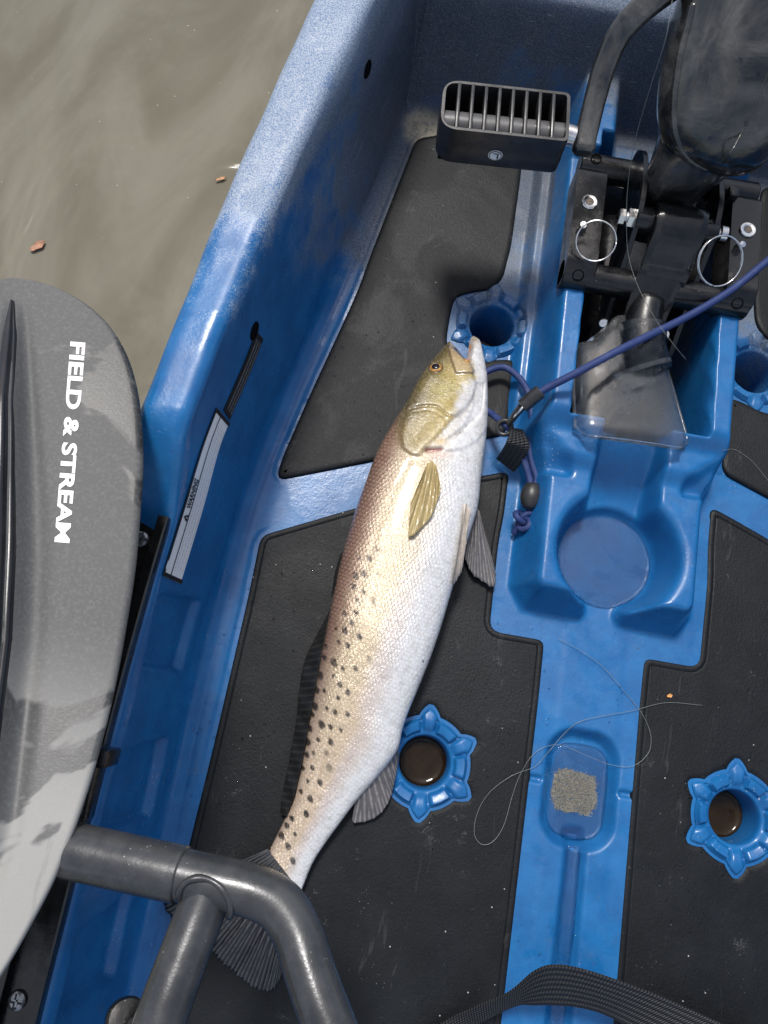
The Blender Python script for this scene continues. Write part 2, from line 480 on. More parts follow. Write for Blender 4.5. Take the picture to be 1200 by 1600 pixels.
# ================================================================== KAYAK
kayak = empty('kayak', (0, 0, water_z))
tag(kayak, 'blue moulded fishing kayak with black deck pads, seen from its seat', 'kayak')

# --- outlines of the four deck pads (port pair traced, starboard pair mirrored)
UL = [(650, 214), (700, 206), (818, 222), (815, 270), (800, 380), (787, 432), (769, 450), (735, 455), (712, 462), (706, 480), (700, 515),
      (698, 535), (712, 555), (745, 565), (780, 560), (804, 560), (804, 580), (798, 640), (793, 678), (700, 693), (583, 720), (430, 750),
      (440, 715), (483, 617), (557, 457), (584, 383), (640, 240)]
UL_r = [.010, .01, .012, .01, .01, .008, .008, .01, .01, .01, .01, .01, .01, .01, .01, .008, .008, .01, .012, .02, .02, .020, .02, .02, .02, .02, .02]
LL = [(406, 836), (553, 793), (700, 752), (797, 735), (790, 800), (780, 850), (766, 989), (852, 997), (846, 1080), (829, 1215), (812, 1350), (790, 1545)]
UL_w = PP(UL, 0.004); LL_w = PP(LL, 0.0)
LL_w[6] = (-0.1005, 0.090); LL_w[7] = (-0.0475, 0.090)
for i in (8, 9, 10, 11): LL_w[i][0] = -0.0465
LL_w = np.vstack([LL_w, [(-0.0465, -0.45), (-0.345, -0.45), (-0.338, -0.125), (-0.336, -0.059), (-0.334, 0.082)]])
UL_o = resample_closed(ccw(fillet_poly(UL_w, UL_r)), 0.004)
LL_o = resample_closed(ccw(fillet_poly(LL_w, [.010, .02, .02, .010, .02, .02, .010, .008, .02, .02, .02, .02, .01, .01, .02, .02, .02])), 0.004)
SCUP = [(-0.1440, -0.0390), (0.1440, -0.0390), (-0.1415, 0.4090), (0.1415, 0.4090)]
def star(c, R0, R1, n=96, rot=R(92)):
    t = np.linspace(0, 2 * np.pi, n, endpoint=False)
    k = np.abs(((t - rot) / (np.pi / 3) + 0.5) % 1.0 - 0.5) * 2      # 0 at a point, 1 between points
    r = R0 + (R1 - R0) * np.clip(1 - k / 0.42, 0, 1) ** 0.8
    return np.c_[c[0] + r * np.cos(t), c[1] + r * np.sin(t)]

# --- hull plan curves (half-breadths against y)
yk = np.array([-0.9, -0.5, -0.225, -0.095, 0.061, 0.183, 0.304, 0.469, 0.644, 0.80, 1.1])
Fk = np.array([0.335, 0.345, 0.350, 0.353, 0.353, 0.347, 0.327, 0.296, 0.262, 0.232, 0.17])
yr = np.array([-0.9, -0.5, -0.2, 0.0, 0.10, 0.16, 0.30, 0.48, 0.58, 0.70, 0.85, 1.1])
Rik = np.array([0.370, 0.380, 0.381, 0.381, 0.378, 0.374, 0.358, 0.327, 0.307, 0.283, 0.25, 0.19])
yo = np.array([-0.9, -0.5, -0.2, 0.0, 0.10, 0.188, 0.368, 0.568, 0.70, 0.85, 1.1])
Rok = np.array([0.42, 0.43, 0.432, 0.428, 0.420, 0.411, 0.391, 0.361, 0.333, 0.297, 0.23])
def smooth_interp(y, a, b):
    yy = np.linspace(-1.0, 1.2, 2201); v = np.interp(yy, a, b)
    k = np.hanning(161); k /= k.sum(); v = np.convolve(np.pad(v, 80, 'edge'), k, 'valid')
    return np.interp(y, yy, v)
def Fh(y): return smooth_interp(y, yk, Fk)
def Rin(y): return smooth_interp(y, yr, Rik)
def Rout(y): return smooth_interp(y, yo, Rok)
def Zrim(y): return 0.150 + 0.050 * sstep(0.096, 0.186, y)
def bulk(y, ax=0):
    # forward bulkhead: steep lower face, easier slope above
    t = y - 0.648
    return np.where(t < 0, 0, np.where(t < 0.048, t * 2.7, 0.1296 + (t - 0.048) * 0.70)) * 1.0
def smax(a, b, k):
    h = np.clip(0.5 + 0.5 * (a - b) / k, 0, 1); return b * (1 - h) + a * h + k * h * (1 - h)
def floor_z(X, Y):
    ax = np.abs(X)
    z = np.zeros_like(X)
    # pad pockets
    pockets = np.ones_like(X)
    Xm = -ax                                       # mirror: both sides share the port outlines
    for poly in (UL_o[::2], LL_o[::2]):
        pockets = np.minimum(pockets, poly_sdf_win(Xm, Y, poly, 0.02))
    z = z - 0.007 * sstep(0.0052, 0.0022, pockets)
    # soft raised lip where floor meets wall
    z += 0.004 * sstep(0.025, 0.004, Fh(Y) - ax) * sstep(0.0, 0.006, pockets)
    # ---- drive console: outline half-width by y
    wb = np.interp(Y, [0.105, 0.112, 0.135, 0.235, 0.262, 0.285, 0.30, 0.66, 1.2], [0.0, 0.074, 0.0885, 0.0885, 0.098, 0.104, 0.100, 0.106, 0.115])
    dc = ax - wb                                   # <0 inside
    dy = 0.113 - Y
    dcon = np.maximum(dc, dy)
    top = 0.050 + 0.026 * sstep(0.268, 0.300, Y) + 0.010 * sstep(0.245, 0.262, Y) * sstep(0.285, 0.27, Y)
    slope_w = np.interp(Y, [0.10, 0.115, 0.14, 0.26, 0.3], [0.028, 0.026, 0.0185, 0.0165, 0.016])
    zc = top * np.clip(-dcon / slope_w, 0, 1)
    zc = np.where(zc > 0, top - np.sqrt(np.maximum((top - zc) ** 2 + 0.00003, 0)) + 0.0055 * np.clip(zc / top, 0, 1), 0)
    # low side step beside the forward console
    zs = 0.014 * sstep(0.018, 0.006, dc) * sstep(0.285, 0.33, Y)
    # cup holder
    rc = np.hypot(X, Y - 0.176)
    wall = np.clip((rc - 0.0465) / 0.0105, 0, 1.0)
    zcup = np.where(wall < 1, 0.001 + top * (wall ** 1.4), 1.0)
    zc2 = np.where(rc < 0.0575, np.minimum(zc, zcup), zc)
    edge = sstep(0.0640, 0.0560, rc)
    zc2 = zc2 - 0.004 * edge * sstep(0.02, 0.045, zc2)
    # aft opening of the cup holder, between two claws
    gapw = 0.0125 + 0.35 * np.clip(Y - 0.138, 0, 0.03) + 0.6 * np.clip(0.120 - Y, 0, 0.02)
    op = sstep(0.009, 0.0, ax - gapw) * sstep(0.162, 0.145, Y)
    zc2 = zc2 * (1 - op) + 0.0008 * op
    # ramp between the shoulders into the cup
    ramp = 0.012 + 0.034 * sstep(0.222, 0.292, Y)
    rm = sstep(0.0335, 0.0255, ax) * sstep(0.205, 0.218, Y) * sstep(0.305, 0.300, Y)
    zc2 = zc2 * (1 - rm) + np.minimum(zc2, ramp) * rm
    # diagonal cut of the shoulders
    sh = sstep(0.0, 0.018, (ax - 0.055) * 0.75 - (Y - 0.262)) * sstep(0.238, 0.244, Y) * sstep(0.29, 0.28, Y) * sstep(0.050, 0.058, ax)
    zc2 = zc2 - 0.010 * sh
    z = np.maximum(z, zs); z = smax(z, zc2, 0.004) - 0.001 * (zc2 > -1)
    # ---- drive well and the ledge under the mount
    dw = np.maximum(ax - 0.0635, np.maximum(0.296 - Y, Y - 0.605))
    dl = np.maximum(ax - 0.0945, np.maximum(0.4275 - Y, Y - 0.585))
    z = z + (np.minimum(z, 0.058) - z) * sstep(0.004, -0.002, dl)
    z = z + (np.minimum(z, -0.16) - z) * sstep(0.003, -0.006, dw)
    # channel forward of the well
    dch = np.maximum(ax - 0.046, 0.60 - Y)
    z = z + (np.minimum(z, 0.022) - z) * sstep(0.010, -0.008, dch)
    # ---- drain recess and gutter in the centre strip
    q = np.hypot(np.maximum(ax - 0.008, 0), np.maximum(np.abs(Y + 0.038) - 0.026, 0)) - 0.0235
    z = z - 0.0135 * sstep(0.005, -0.0075, q)
    gut = 0.0085 + 0.002 * sstep(-0.08, -0.25, Y)
    z = z - 0.0085 * sstep(gut + 0.0035, gut - 0.0055, np.abs(X - 0.001)) * sstep(-0.070, -0.082, Y) * sstep(-0.40, -0.36, Y)
    # little notches in the strip edge by the recess
    for sx in (-1, 1):
        z = z - 0.004 * sstep(0.004, 0.001, np.abs(Y + 0.036)) * sstep(0.034, 0.037, sx * X) * sstep(0.05, 0.046, sx * X)
    # ---- scupper wells (lined by the scupper parts)
    for (sx, sy) in SCUP:
        z = z + (-0.12 - z) * sstep(0.034, 0.031, np.hypot(X - sx, Y - sy))
    # ---- bulkhead
    z = np.where(Y > 0.640, smax(z, bulk(Y), 0.008) - 0.002 * sstep(0.648, 0.640, Y), z)
    return z

def build_hull():
    ys = np.r_[np.arange(-0.75, -0.34, 0.006), np.arange(-0.34, 0.66, 0.0016), np.arange(0.66, 0.80, 0.0022), np.arange(0.80, 1.06, 0.008)]
    s_f = np.r_[np.arange(-0.353, 0.19, 0.0016), np.arange(0.19, 0.353, 0.004)]
    s_f = s_f / 0.353; s_f[0] = -1; s_f = np.r_[s_f, 1.0]
    F = Fh(ys); X = s_f[None, :] * F[:, None]; Y = np.repeat(ys[:, None], len(s_f), 1)
    Z = floor_z(X, Y)
    # the console is a soft, thick moulding: ease its edges
    Zb = Z.copy()
    for _ in range(2):
        for ax_i in (0, 1):
            acc = np.zeros_like(Zb)
            for k_ in (-1, 0, 1): acc += np.roll(Zb, k_, ax_i)
            Zb = acc / 3
    lowm = Z.copy()
    for ax_i in (0, 1):
        for k_ in (-4, -2, 2, 4): lowm = np.minimum(lowm, np.roll(lowm, k_, ax_i))
    msk = (lowm > -0.02) * sstep(0.108, 0.098, np.abs(X)) * sstep(0.092, 0.102, Y) * sstep(0.70, 0.66, Y)
    Z = Z * (1 - msk) + Zb * msk
    # side profile, floor edge -> wall -> rim -> outer skin
    ri, ro, zr = Rin(ys), Rout(ys), Zrim(ys)
    def bez(a, b, c, n, inc0=False):
        t = np.linspace(0, 1, n + 1)[0 if inc0 else 1:]
        t = t[None, :, None]
        return (1 - t) ** 2 * a[:, None] + 2 * t * (1 - t) * b[:, None] + t * t * c[:, None]
    def lin(a, b, n):
        t = np.linspace(0, 1, n + 1)[1:][None, :, None]
        return a[:, None] * (1 - t) + b[:, None] * t
    def v2(a, b): return np.c_[np.broadcast_to(a, ys.shape), np.broadcast_to(b, ys.shape)]
    def toward(a, b, d):
        u_ = b - a; return a + u_ / np.linalg.norm(u_, axis=1)[:, None] * np.broadcast_to(d, ys.shape)[:, None]
    A = v2(F, np.zeros_like(ys)); C1 = v2(F + 0.012, 0.002); C2 = v2(ri, zr); C3 = v2(ro, zr - 0.003); E_ = v2(ro + 0.010, -0.14)
    a1 = toward(C1, C2, 0.016); a2 = toward(C2, C1, 0.013); b2 = toward(C2, C3, 0.012); a3 = toward(C3, C2, 0.014); b3 = toward(C3, E_, 0.016)
    prof = np.concatenate([bez(A, C1, a1, 8), lin(a1, a2, 44), bez(a2, C2, b2, 8), lin(b2, a3, 6), bez(a3, C3, b3, 8), lin(b3, E_, 8)], 1)
    nW = prof.shape[1]
    px_, pz_ = prof[..., 0].copy(), prof[..., 1].copy()
    Yw = np.repeat(ys[:, None], nW, 1)
    wallmask = np.zeros(nW); wallmask[6:52] = 1
    # moulded facets pressed into the wall below the track
    rel = np.zeros_like(px_)
    for y0 in (0.035, -0.085, -0.205, -0.33):
        u_ = (Yw - y0) / 0.036; hz = (pz_ - 0.03) / 0.105
        inside = sstep(-1.0, -0.80, u_) * sstep(1.0 - 0.3 * np.clip(hz, 0, 1), 0.80 - 0.3 * np.clip(hz, 0, 1), u_) * sstep(0.02, 0.12, hz) * sstep(1.0, 0.9, hz)
        rel += inside * 0.0085
    px_ += rel * wallmask[None, :]
    # waviness of the moulding
    px_ += 0.0012 * np.sin(Yw * 31 + pz_ * 40) * wallmask[None, :] + 0.0003 * np.sin(Yw * 77 + 1.3) * (pz_ > 0.1)
    pz_ += 0.0004 * np.sin(Yw * 43 + px_ * 60) * (pz_ > 0.12)
    bk = np.broadcast_to(bulk(ys)[:, None], pz_.shape)
    inner = np.arange(nW)[None, :] < 66
    pzL = np.where(inner, smax(pz_, bk, 0.006) - 0.0015, pz_)
    pzL = np.where(inner & (bk < 0.001), pz_, pzL)
    pzL = pzL + Z[:, :1] * 0 + 0.004 * sstep(26, 0, np.arange(nW))[None, :]
    right = np.stack([px_, Yw, pzL], -1); left = np.stack([-px_, Yw, pzL], -1)[:, ::-1]
    V = np.concatenate([left, np.stack([X, Y, Z], -1), right], 1)
    o = grid_np(V, 'hull', M['hull'], kayak)
    return o
hull = build_hull()

# --- deck pads
def mirror(p): return ccw(p * np.array([-1, 1]))
def build_pad(outline, zt, zb, hole=None, groove=0.0005):
    mb = MB()
    p = ccw(outline)
    def rings_for(q, sgn, closed_groove=True):
        return [(q, zb), (q, zt - 0.0026), (offset_in(q, sgn * 0.0007), zt - 0.0010), (offset_in(q, sgn * 0.0022), zt),
                (offset_in(q, sgn * 0.0062), zt), (offset_in(q, sgn * 0.0067), zt - groove), (offset_in(q, sgn * 0.0072), zt), (offset_in(q, sgn * 0.0084), zt)]
    V = []; F = []
    loops = []
    def addring(rings, rev):
        N = len(rings[0][0]); base = len(V)
        for q, z in rings:
            for a in q: V.append((a[0], a[1], z))
        for i in range(len(rings) - 1):
            for j in range(N):
                f = (base + i * N + j, base + i * N + (j + 1) % N, base + (i + 1) * N + (j + 1) % N, base + (i + 1) * N + j)
                F.append(f if not rev else f[::-1])
        top = base + (len(rings) - 1) * N
        loops.append([top + j for j in range(N)])
    addring(rings_for(p, 1), False)
    if hole is not None: addring(rings_for(ccw(hole), -1)[:5], True)
    flat = [i for l in loops for i in l]
    for t in tessellate_polygon([[Vector((V[i][0], V[i][1], 0)) for i in l] for l in loops]):
        a, b, c = (flat[k] for k in t)
        pa, pb, pc = (np.array(V[k][:2]) for k in (a, b, c))
        cr = (pb[0] - pa[0]) * (pc[1] - pa[1]) - (pb[1] - pa[1]) * (pc[0] - pa[0])
        F.append((a, b, c) if cr > 0 else (a, c, b))
    return mesh_obj('deck_pad', V, F, M['pad'], kayak, True, 50)
PAD_U, PAD_L = 0.0032, 0.0008
build_pad(UL_o, PAD_U, -0.006, None, 0.0)
build_pad(mirror(UL_o), PAD_U, -0.006, None, 0.0)
build_pad(LL_o, PAD_L, -0.006, star(SCUP[0], 0.0410, 0.0520))
build_pad(mirror(LL_o), PAD_L, -0.006, star(SCUP[1], 0.0410, 0.0520))

# --- scuppers: star flange with six raised pads and a drain tube
def build_scupper(c, flat_side=0):
    n = 144
    t = np.linspace(0, 2 * np.pi, n, endpoint=False); rot = R(92)
    k = np.abs(((t - rot) / (np.pi / 3) + 0.5) % 1.0 - 0.5) * 2
    rad = [1.04, 1.0, 0.97, 0.94, 0.90, 0.86, 0.82, 0.78, 0.74, 0.70, 0.66, 0.62]
    Ro = 0.0390 + 0.0100 * np.clip(1 - k / 0.42, 0, 1) ** 0.8
    hole = 0.0245
    rows = []
    fr = [(1.0, -0.008), (1.0, -0.001), (0.985, 0.0012), (0.94, 0.0018)] + [(1 - s_, None) for s_ in np.linspace(0.10, 0.97, 15)]
    for f, z in fr:
        r = hole + (Ro - hole) * f if f < 1.0 else Ro
        if z is None:
            g = (r - hole) / (0.0390 - hole)
            base = 0.0018 - 0.0045 * (1 - np.clip(g, 0, 1)) ** 1.6
            padm = sstep(0.42, 0.56, k) * sstep(0.14, 0.30, g) * sstep(0.96, 0.76, g)
            rid = sstep(0.36, 0.20, k)
            zz = base + 0.0042 * padm + 0.0024 * rid * sstep(0.1, 0.5, g) * sstep(1.9, 0.7, g) - 0.0020 * sstep(0.28, 0.38, k) * sstep(0.54, 0.42, k) * sstep(0.1, 0.4, g)
        else: zz = np.full(n, z)
        rows.append(np.c_[c[0] + r * np.cos(t), c[1] + r * np.sin(t), zz])
    for r, z in [(hole - 0.0005, -0.0036), (hole - 0.0012, -0.006), (hole - 0.002, -0.012), (hole - 0.0028, -0.03), (hole - 0.004, -0.10)]:
        rows.append(np.c_[c[0] + r * np.cos(t), c[1] + r * np.sin(t), np.full(n, z)])
    V = np.array(rows).transpose(1, 0, 2)
    return grid_np(V, 'scupper', M['hull'], kayak, 60, False, True)
for c in SCUP: build_scupper(c)

# --- ray casts onto what is built
def bvh_of(*objs):
    dg = bpy.context.evaluated_depsgraph_get(); dg.update()
    return [(BVHTree.FromObject(o, dg), o) for o in objs]
bpy.context.view_layer.update()
pads = [o for o in bpy.data.objects if o.name.startswith('deck_pad')]
def tri_bvh(o):
    me = o.data; n = len(me.vertices); co = np.empty(n * 3, np.float32); me.vertices.foreach_get('co', co)
    W = np.array(o.matrix_world); co = co.reshape(-1, 3) @ W[:3, :3].T + W[:3, 3]
    me.calc_loop_triangles(); t = np.empty(len(me.loop_triangles) * 3, np.int32); me.loop_triangles.foreach_get('vertices', t)
    return BVHTree.FromPolygons(co.tolist(), t.reshape(-1, 3).tolist())
B_HULL = tri_bvh(hull); B_PADS = [tri_bvh(p) for p in pads]
def cast(px, py, trees, off=0.0):
    d_ = Vector(ray(px, py)).normalized(); best = None
    for b in trees:
        h = b.ray_cast(Vector(CAM), d_)
        if h[0] is not None and (best is None or h[3] < best[3]): best = h
    if best is None: return Vector(P(px, py, 0)), Vector((0, 0, 1))
    n_ = best[1] if best[1].dot(d_) < 0 else -best[1]
    return best[0] + n_ * off, n_
def drop(x, y, trees, off=0.0, z0=0.5):
    best = None
    for b in trees:
        h = b.ray_cast(Vector((x, y, z0)), Vector((0, 0, -1)))
        if h[0] is not None and (best is None or h[0].z > best.z): best = h[0]
    return (best.z if best is not None else 0) + off
DECK = [B_HULL] + B_PADS

# --- accessory track along the port gunwale (with screws)
def build_track():
    y0, y1 = 0.112, -0.42
    ys = np.linspace(y0, y1, 30)
    xc = -(Rin(ys) + 0.0195)
    # channel cross-section: base, two lips with a slot between
    w, h = 0.0165, 0.0125
    sec = [(-w, 0), (-w, h), (-w + 0.0075, h), (-w + 0.0075, h - 0.0022), (-w + 0.003, h - 0.0022), (-w + 0.003, 0.0028),
           (w - 0.003, 0.0028), (w - 0.003, h - 0.0022), (w - 0.0075, h - 0.0022), (w - 0.0075, h), (w - 0.0012, h), (w, h - 0.0012), (w, 0)]
    V = np.zeros((len(ys), len(sec) + 1, 3))
    for i, yv in enumerate(ys):
        zb = 0.1470
        for j, (a, b) in enumerate(sec + sec[:1]):
            V[i, j] = (xc[i] + a, yv, zb + b)
    o = grid_np(V, 'gear_track', M['black'], kayak, 30)
    # end face
    mb = MB(); mb.box((xc[0], y0 + 0.0006, 0.1490), (2 * w, 0.0012, 0.0040), 0.0003); mb.build('end_cap', M['black'], o)
    for yv in (0.093, -0.060, -0.222, -0.36):
        xs = -(Rin(np.array([yv]))[0] + 0.0195)
        s_ = screw((xs - 0.001, yv, 0.1500), 0.0062, 0.0030)
        s_.parent = o
    return o
M['screw'] = simple('dull_screw_steel', (0.30, 0.31, 0.32), 0.32, 0.9, 0.5, 0.2, 300, 0.1)
def screw(c, r, h):
    """pan head with a cross recess"""
    n = 32; rows = []
    t = np.linspace(0, 2 * np.pi, n, endpoint=False)
    prof = [(1.0, 0.0), (1.0, 0.35), (0.92, 0.7), (0.75, 0.92), (0.6, 1.0), (0.48, 1.0), (0.36, 1.0), (0.24, 1.0), (0.10, 1.0)]
    for f, g in prof:
        x_, y_ = f * r * np.cos(t), f * r * np.sin(t)
        cross = np.minimum(np.abs(x_), np.abs(y_)) < r * 0.16
        zz = np.full(n, h * g) - np.where(cross & (f < 0.62), h * 0.55, 0)
        rows.append(np.c_[c[0] + x_, c[1] + y_, c[2] + zz])
    V = np.array(rows).transpose(1, 0, 2)
    return grid_np(V, 'screw', M['screw'], None, 25, False, True)
track = build_track()

# --- wall decals: black rules strip and white warning strip, lying on the moulded wall
def decal(name, left, right, nu, nv, mat, off=0.0006):
    """left/right pixel polylines (same direction); conforms to the wall"""
    L = catmull(left, 10); Rr = catmull(right, 10)
    def pick(line, t):
        s_ = np.r_[0, np.cumsum(np.linalg.norm(np.diff(line, axis=0), axis=1))]; s_ /= s_[-1]
        return np.array([np.interp(t, s_, line[:, 0]), np.interp(t, s_, line[:, 1])])
    def f(u, v, o_=off):
        a, b = pick(L, u), pick(Rr, u); q = a * (1 - v) + b * v
        return cast(q[0], q[1], [B_HULL], o_)[0]
    V = np.array([[f(u, v) for v in np.linspace(0, 1, nv)] for u in np.linspace(0, 1, nu)])
    return grid_np(V, name, mat, kayak), f
def mat_print(name, base, ink, rows, gap=(0.0, 1.0)):
    """rows of illegible microprint across v, broken along u (UV driven)"""
    t = NT(name)
    uv = t.n.new('ShaderNodeUVMap').outputs[0]
    sx = t.n.new('ShaderNodeSeparateXYZ'); t.l.new(uv, sx.inputs[0]); u_, v_ = sx.outputs[0], sx.outputs[1]
    rw = t.math('MULTIPLY', v_, rows)
    fr = t.math('FRACT', rw)
    line = t.math('MULTIPLY', t.ramp(fr, 0.28, 0.36), t.ramp(fr, 0.70, 0.62))
    cx = t.n.new('ShaderNodeCombineXYZ'); t.l.new(t.math('MULTIPLY', u_, 150.0), cx.inputs[0]); t.l.new(t.math('FLOOR', rw), cx.inputs[1])
    nz = t.noise(1.0, 2, 0.7, cx.outputs[0])
    msk = t.math('MULTIPLY', line, t.ramp(nz, 0.46, 0.56))
    band = t.math('MULTIPLY', t.ramp(v_, gap[0], gap[0] + 0.01), t.ramp(v_, gap[1], gap[1] - 0.01))
    ends = t.math('MULTIPLY', t.ramp(u_, 0.06, 0.07), t.ramp(u_, 0.95, 0.94))
    msk = t.math('MULTIPLY', t.math('MULTIPLY', msk, band), ends)
    t.set(Base_Color=t.mix(t.math('MULTIPLY', msk, 0.60), base, ink), Roughness=0.35)
    return t.m
def add_uv(o, nu, nv):
    me = o.data; uvl = me.uv_layers.new(name='UVMap')
    vi = np.empty(len(me.loops), np.int32); me.loops.foreach_get('vertex_index', vi)
    uv = np.c_[(vi // nv) / (nu - 1), (vi % nv) / (nv - 1)].astype(np.float32)
    uvl.data.foreach_set('uv', uv.reshape(-1))
M['print_white'] = mat_print('white_warning_print', (0.88, 0.88, 0.88), (0.20, 0.20, 0.21), 7.0, (0.44, 0.97))
M['print_black'] = mat_print('black_rules_print', (0.010, 0.010, 0.011), (0.60, 0.60, 0.60), 4.0, (0.20, 0.92))
M['ink'] = simple('black_ink', (0.012, 0.012, 0.012), 0.4, 0, 0.4, 0.05, 50, 0)
M['white_ink'] = simple('white_ink', (0.80, 0.80, 0.80), 0.45, 0, 0.4, 0.03, 50, 0.05)
wl_, f_wl = decal('warning_label', [(338, 638), (315, 700), (288, 790), (254, 900)], [(357, 660), (341, 703), (317, 792), (281, 912)], 60, 9, M['print_white'])
add_uv(wl_, 60, 9); tag(wl_, label='white warning strip stuck low on the kayak wall')
bl_, f_bl = decal('rules_label', [(400, 517), (379, 570), (348, 641)], [(411, 530), (391, 580), (358, 656)], 40, 7, M['print_black'])
add_uv(bl_, 40, 7); tag(bl_, label='narrow black rules strip stuck on the kayak wall')
# border lines and end bars of the warning strip
def quad_strip(f, us, vs, name, mat, parent, off):
    V = np.array([[f(u, v, off) for v in vs] for u in us]); return grid_np(V, name, mat, parent)
quad_strip(f_wl, np.linspace(0, 1, 40), np.linspace(0.34, 0.375, 2), 'rule_line', M['ink'], wl_, 0.0010)
quad_strip(f_wl, np.linspace(0, 1, 40), np.linspace(-0.07, 0.02, 2), 'edge_line', M['ink'], wl_, 0.0010)
quad_strip(f_wl, np.linspace(-0.0, 0.022, 3), np.linspace(-0.05, 1.05, 5), 'end_bar', M['ink'], wl_, 0.0010)
quad_strip(f_wl, np.linspace(0.975, 1.0, 3), np.linspace(-0.05, 1.05, 5), 'end_bar', M['ink'], wl_, 0.0010)

def text_geom(body, bold=0.02):
    cu = bpy.data.curves.new('lettering', 'FONT'); cu.body = body; cu.offset = bold; cu.resolution_u = 4
    ob = bpy.data.objects.new('lettering', cu); COL.objects.link(ob)
    dg = bpy.context.evaluated_depsgraph_get(); dg.update()
    me = bpy.data.meshes.new_from_object(ob.evaluated_get(dg))
    V = np.array([v.co[:2] for v in me.vertices]); F = [tuple(p.vertices) for p in me.polygons]
    bpy.data.objects.remove(ob); bpy.data.curves.remove(cu); bpy.data.meshes.remove(me)
    V -= V.min(0); return V, F
def place_text(name, body, f3, mat, parent, bold=0.02, subdiv=0):
    V, F = text_geom(body, bold)
    if subdiv:
        b = bmesh.new(); vs = [b.verts.new((p[0], p[1], 0)) for p in V]
        for f in F:
            try: b.faces.new([vs[i] for i in f])
            except ValueError: pass
        bmesh.ops.triangulate(b, faces=list(b.faces))
        bmesh.ops.subdivide_edges(b, edges=list(b.edges), cuts=subdiv, use_grid_fill=True)
        b.verts.index_update(); V = np.array([v.co[:2] for v in b.verts]); F = [tuple(v.index for v in q.verts) for q in b.faces]; b.free()
    w, h = V.max(0)
    W3 = [f3(p[0] / w, p[1] / h) for p in V]
    return mesh_obj(name, W3, F, mat, parent, True, None)
# WARNING reads upward along the strip (its base toward the wall foot)
place_text('warning_word', 'WARNING', lambda a, b: f_wl(0.585 - 0.175 * a, 0.31 - 0.25 * b, 0.0012), M['ink'], wl_, 0.03)
def tri_warn():
    pts = [(0.615, 0.30), (0.660, 0.30), (0.6375, 0.08)]
    mesh_obj('warning_triangle', [f_wl(u, v, 0.0012) for u, v in pts], [(0, 1, 2)], M['ink'], wl_, False)
    pts = [(0.634, 0.26), (0.641, 0.26), (0.6395, 0.17), (0.6355, 0.17)]
    mesh_obj('exclamation_mark', [f_wl(u, v, 0.0016) for u, v in pts], [(0, 1, 2, 3)], M['white_ink'], wl_, False)
tri_warn()

# --- oval plug holes in the wall
def plug(px, py, a, b, ang):
    c, n_ = cast(px, py, [B_HULL], 0.0)
    q = n_.to_track_quat('Z', 'Y').to_matrix()
    mb = MB(); V = []; F = []
    rings = [(1.0, -0.0004), (1.0, 0.0009), (0.85, 0.0014), (0.70, 0.0010), (0.05, 0.0006)]; n = 24
    for f, z in rings:
        for j in range(n):
            t = 2 * math.pi * j / n; x_, y_ = a * f * math.cos(t), b * f * math.sin(t)
            V.append(c + q @ Vector((x_ * math.cos(ang) - y_ * math.sin(ang), x_ * math.sin(ang) + y_ * math.cos(ang), z)))
    for i in range(len(rings) - 1):
        for j in range(n): F.append((i * n + j, i * n + (j + 1) % n, (i + 1) * n + (j + 1) % n, (i + 1) * n + j))
    F.append(tuple((len(rings) - 1) * n + j for j in range(n)))
    mb.add(V, F).build('wall_plug', M['dark'], kayak)
plug(574, 108, 0.0085, 0.0072, 0); plug(397, 517, 0.0082, 0.0075, 0)

# --- standing water: cup holder, drain recess, gutter
def mat_puddle():
    t = NT('thin_clear_water')
    t.set(Base_Color=(0.86, 0.93, 1.0), Roughness=0.02, Transmission_Weight=1.0, IOR=1.33, Normal=t.bump(t.noise(30, 2), 0.05, 0.002))
    return t.m
M['puddle'] = mat_puddle()
def puddle(outline, z, name, label, thick=0.004):
    p = ccw(outline); mb = MB()
    N = len(p); V = []; F = []
    rings = [(p, z - thick), (p, z - 0.0006), (offset_in(p, 0.0007), z), (offset_in(p, 0.0012), z)]
    for q, zz in rings:
        for a in q: V.append((a[0], a[1], zz))
    for i in range(3):
        for j in range(N): F.append((i * N + j, i * N + (j + 1) % N, (i + 1) * N + (j + 1) % N, (i + 1) * N + j))
    F.append(tuple(3 * N + j for j in range(N))); F.append(tuple(range(N))[::-1])
    o = mesh_obj(name, V, F, M['puddle'], None, True, 60)
    tag(o, label, 'puddle', kind='structure'); return o
t_ = np.linspace(0, 2 * np.pi, 72, endpoint=False)
puddle(np.c_[0.0462 * np.cos(t_), 0.176 + 0.0462 * np.sin(t_)], 0.0030, 'water_puddle', 'shallow clear water on the floor of the cup holder', 0.0035)
q_ = []
for t in t_:
    c_, s_ = math.cos(t), math.sin(t)
    q_.append((0.008 * np.sign(c_) * min(1, abs(c_) * 3) + 0.0190 * c_, -0.040 + 0.022 * np.sign(s_) * min(1, abs(s_) * 3) + 0.0190 * s_))
puddle(np.array(q_), -0.0085, 'water_puddle', 'clear water over sand in the drain recess of the centre strip', 0.006)
gx = np.array([(-0.0055, -0.088), (0.0075, -0.088), (0.0085, -0.16), (0.0072, -0.215), (0.0055, -0.26), (-0.0045, -0.26), (-0.0060, -0.16)])
puddle(resample_closed(ccw(fillet_poly(gx, 0.003)), 0.004), -0.0048, 'water_puddle', 'narrow wet line of water lying in the gutter of the centre strip', 0.004)

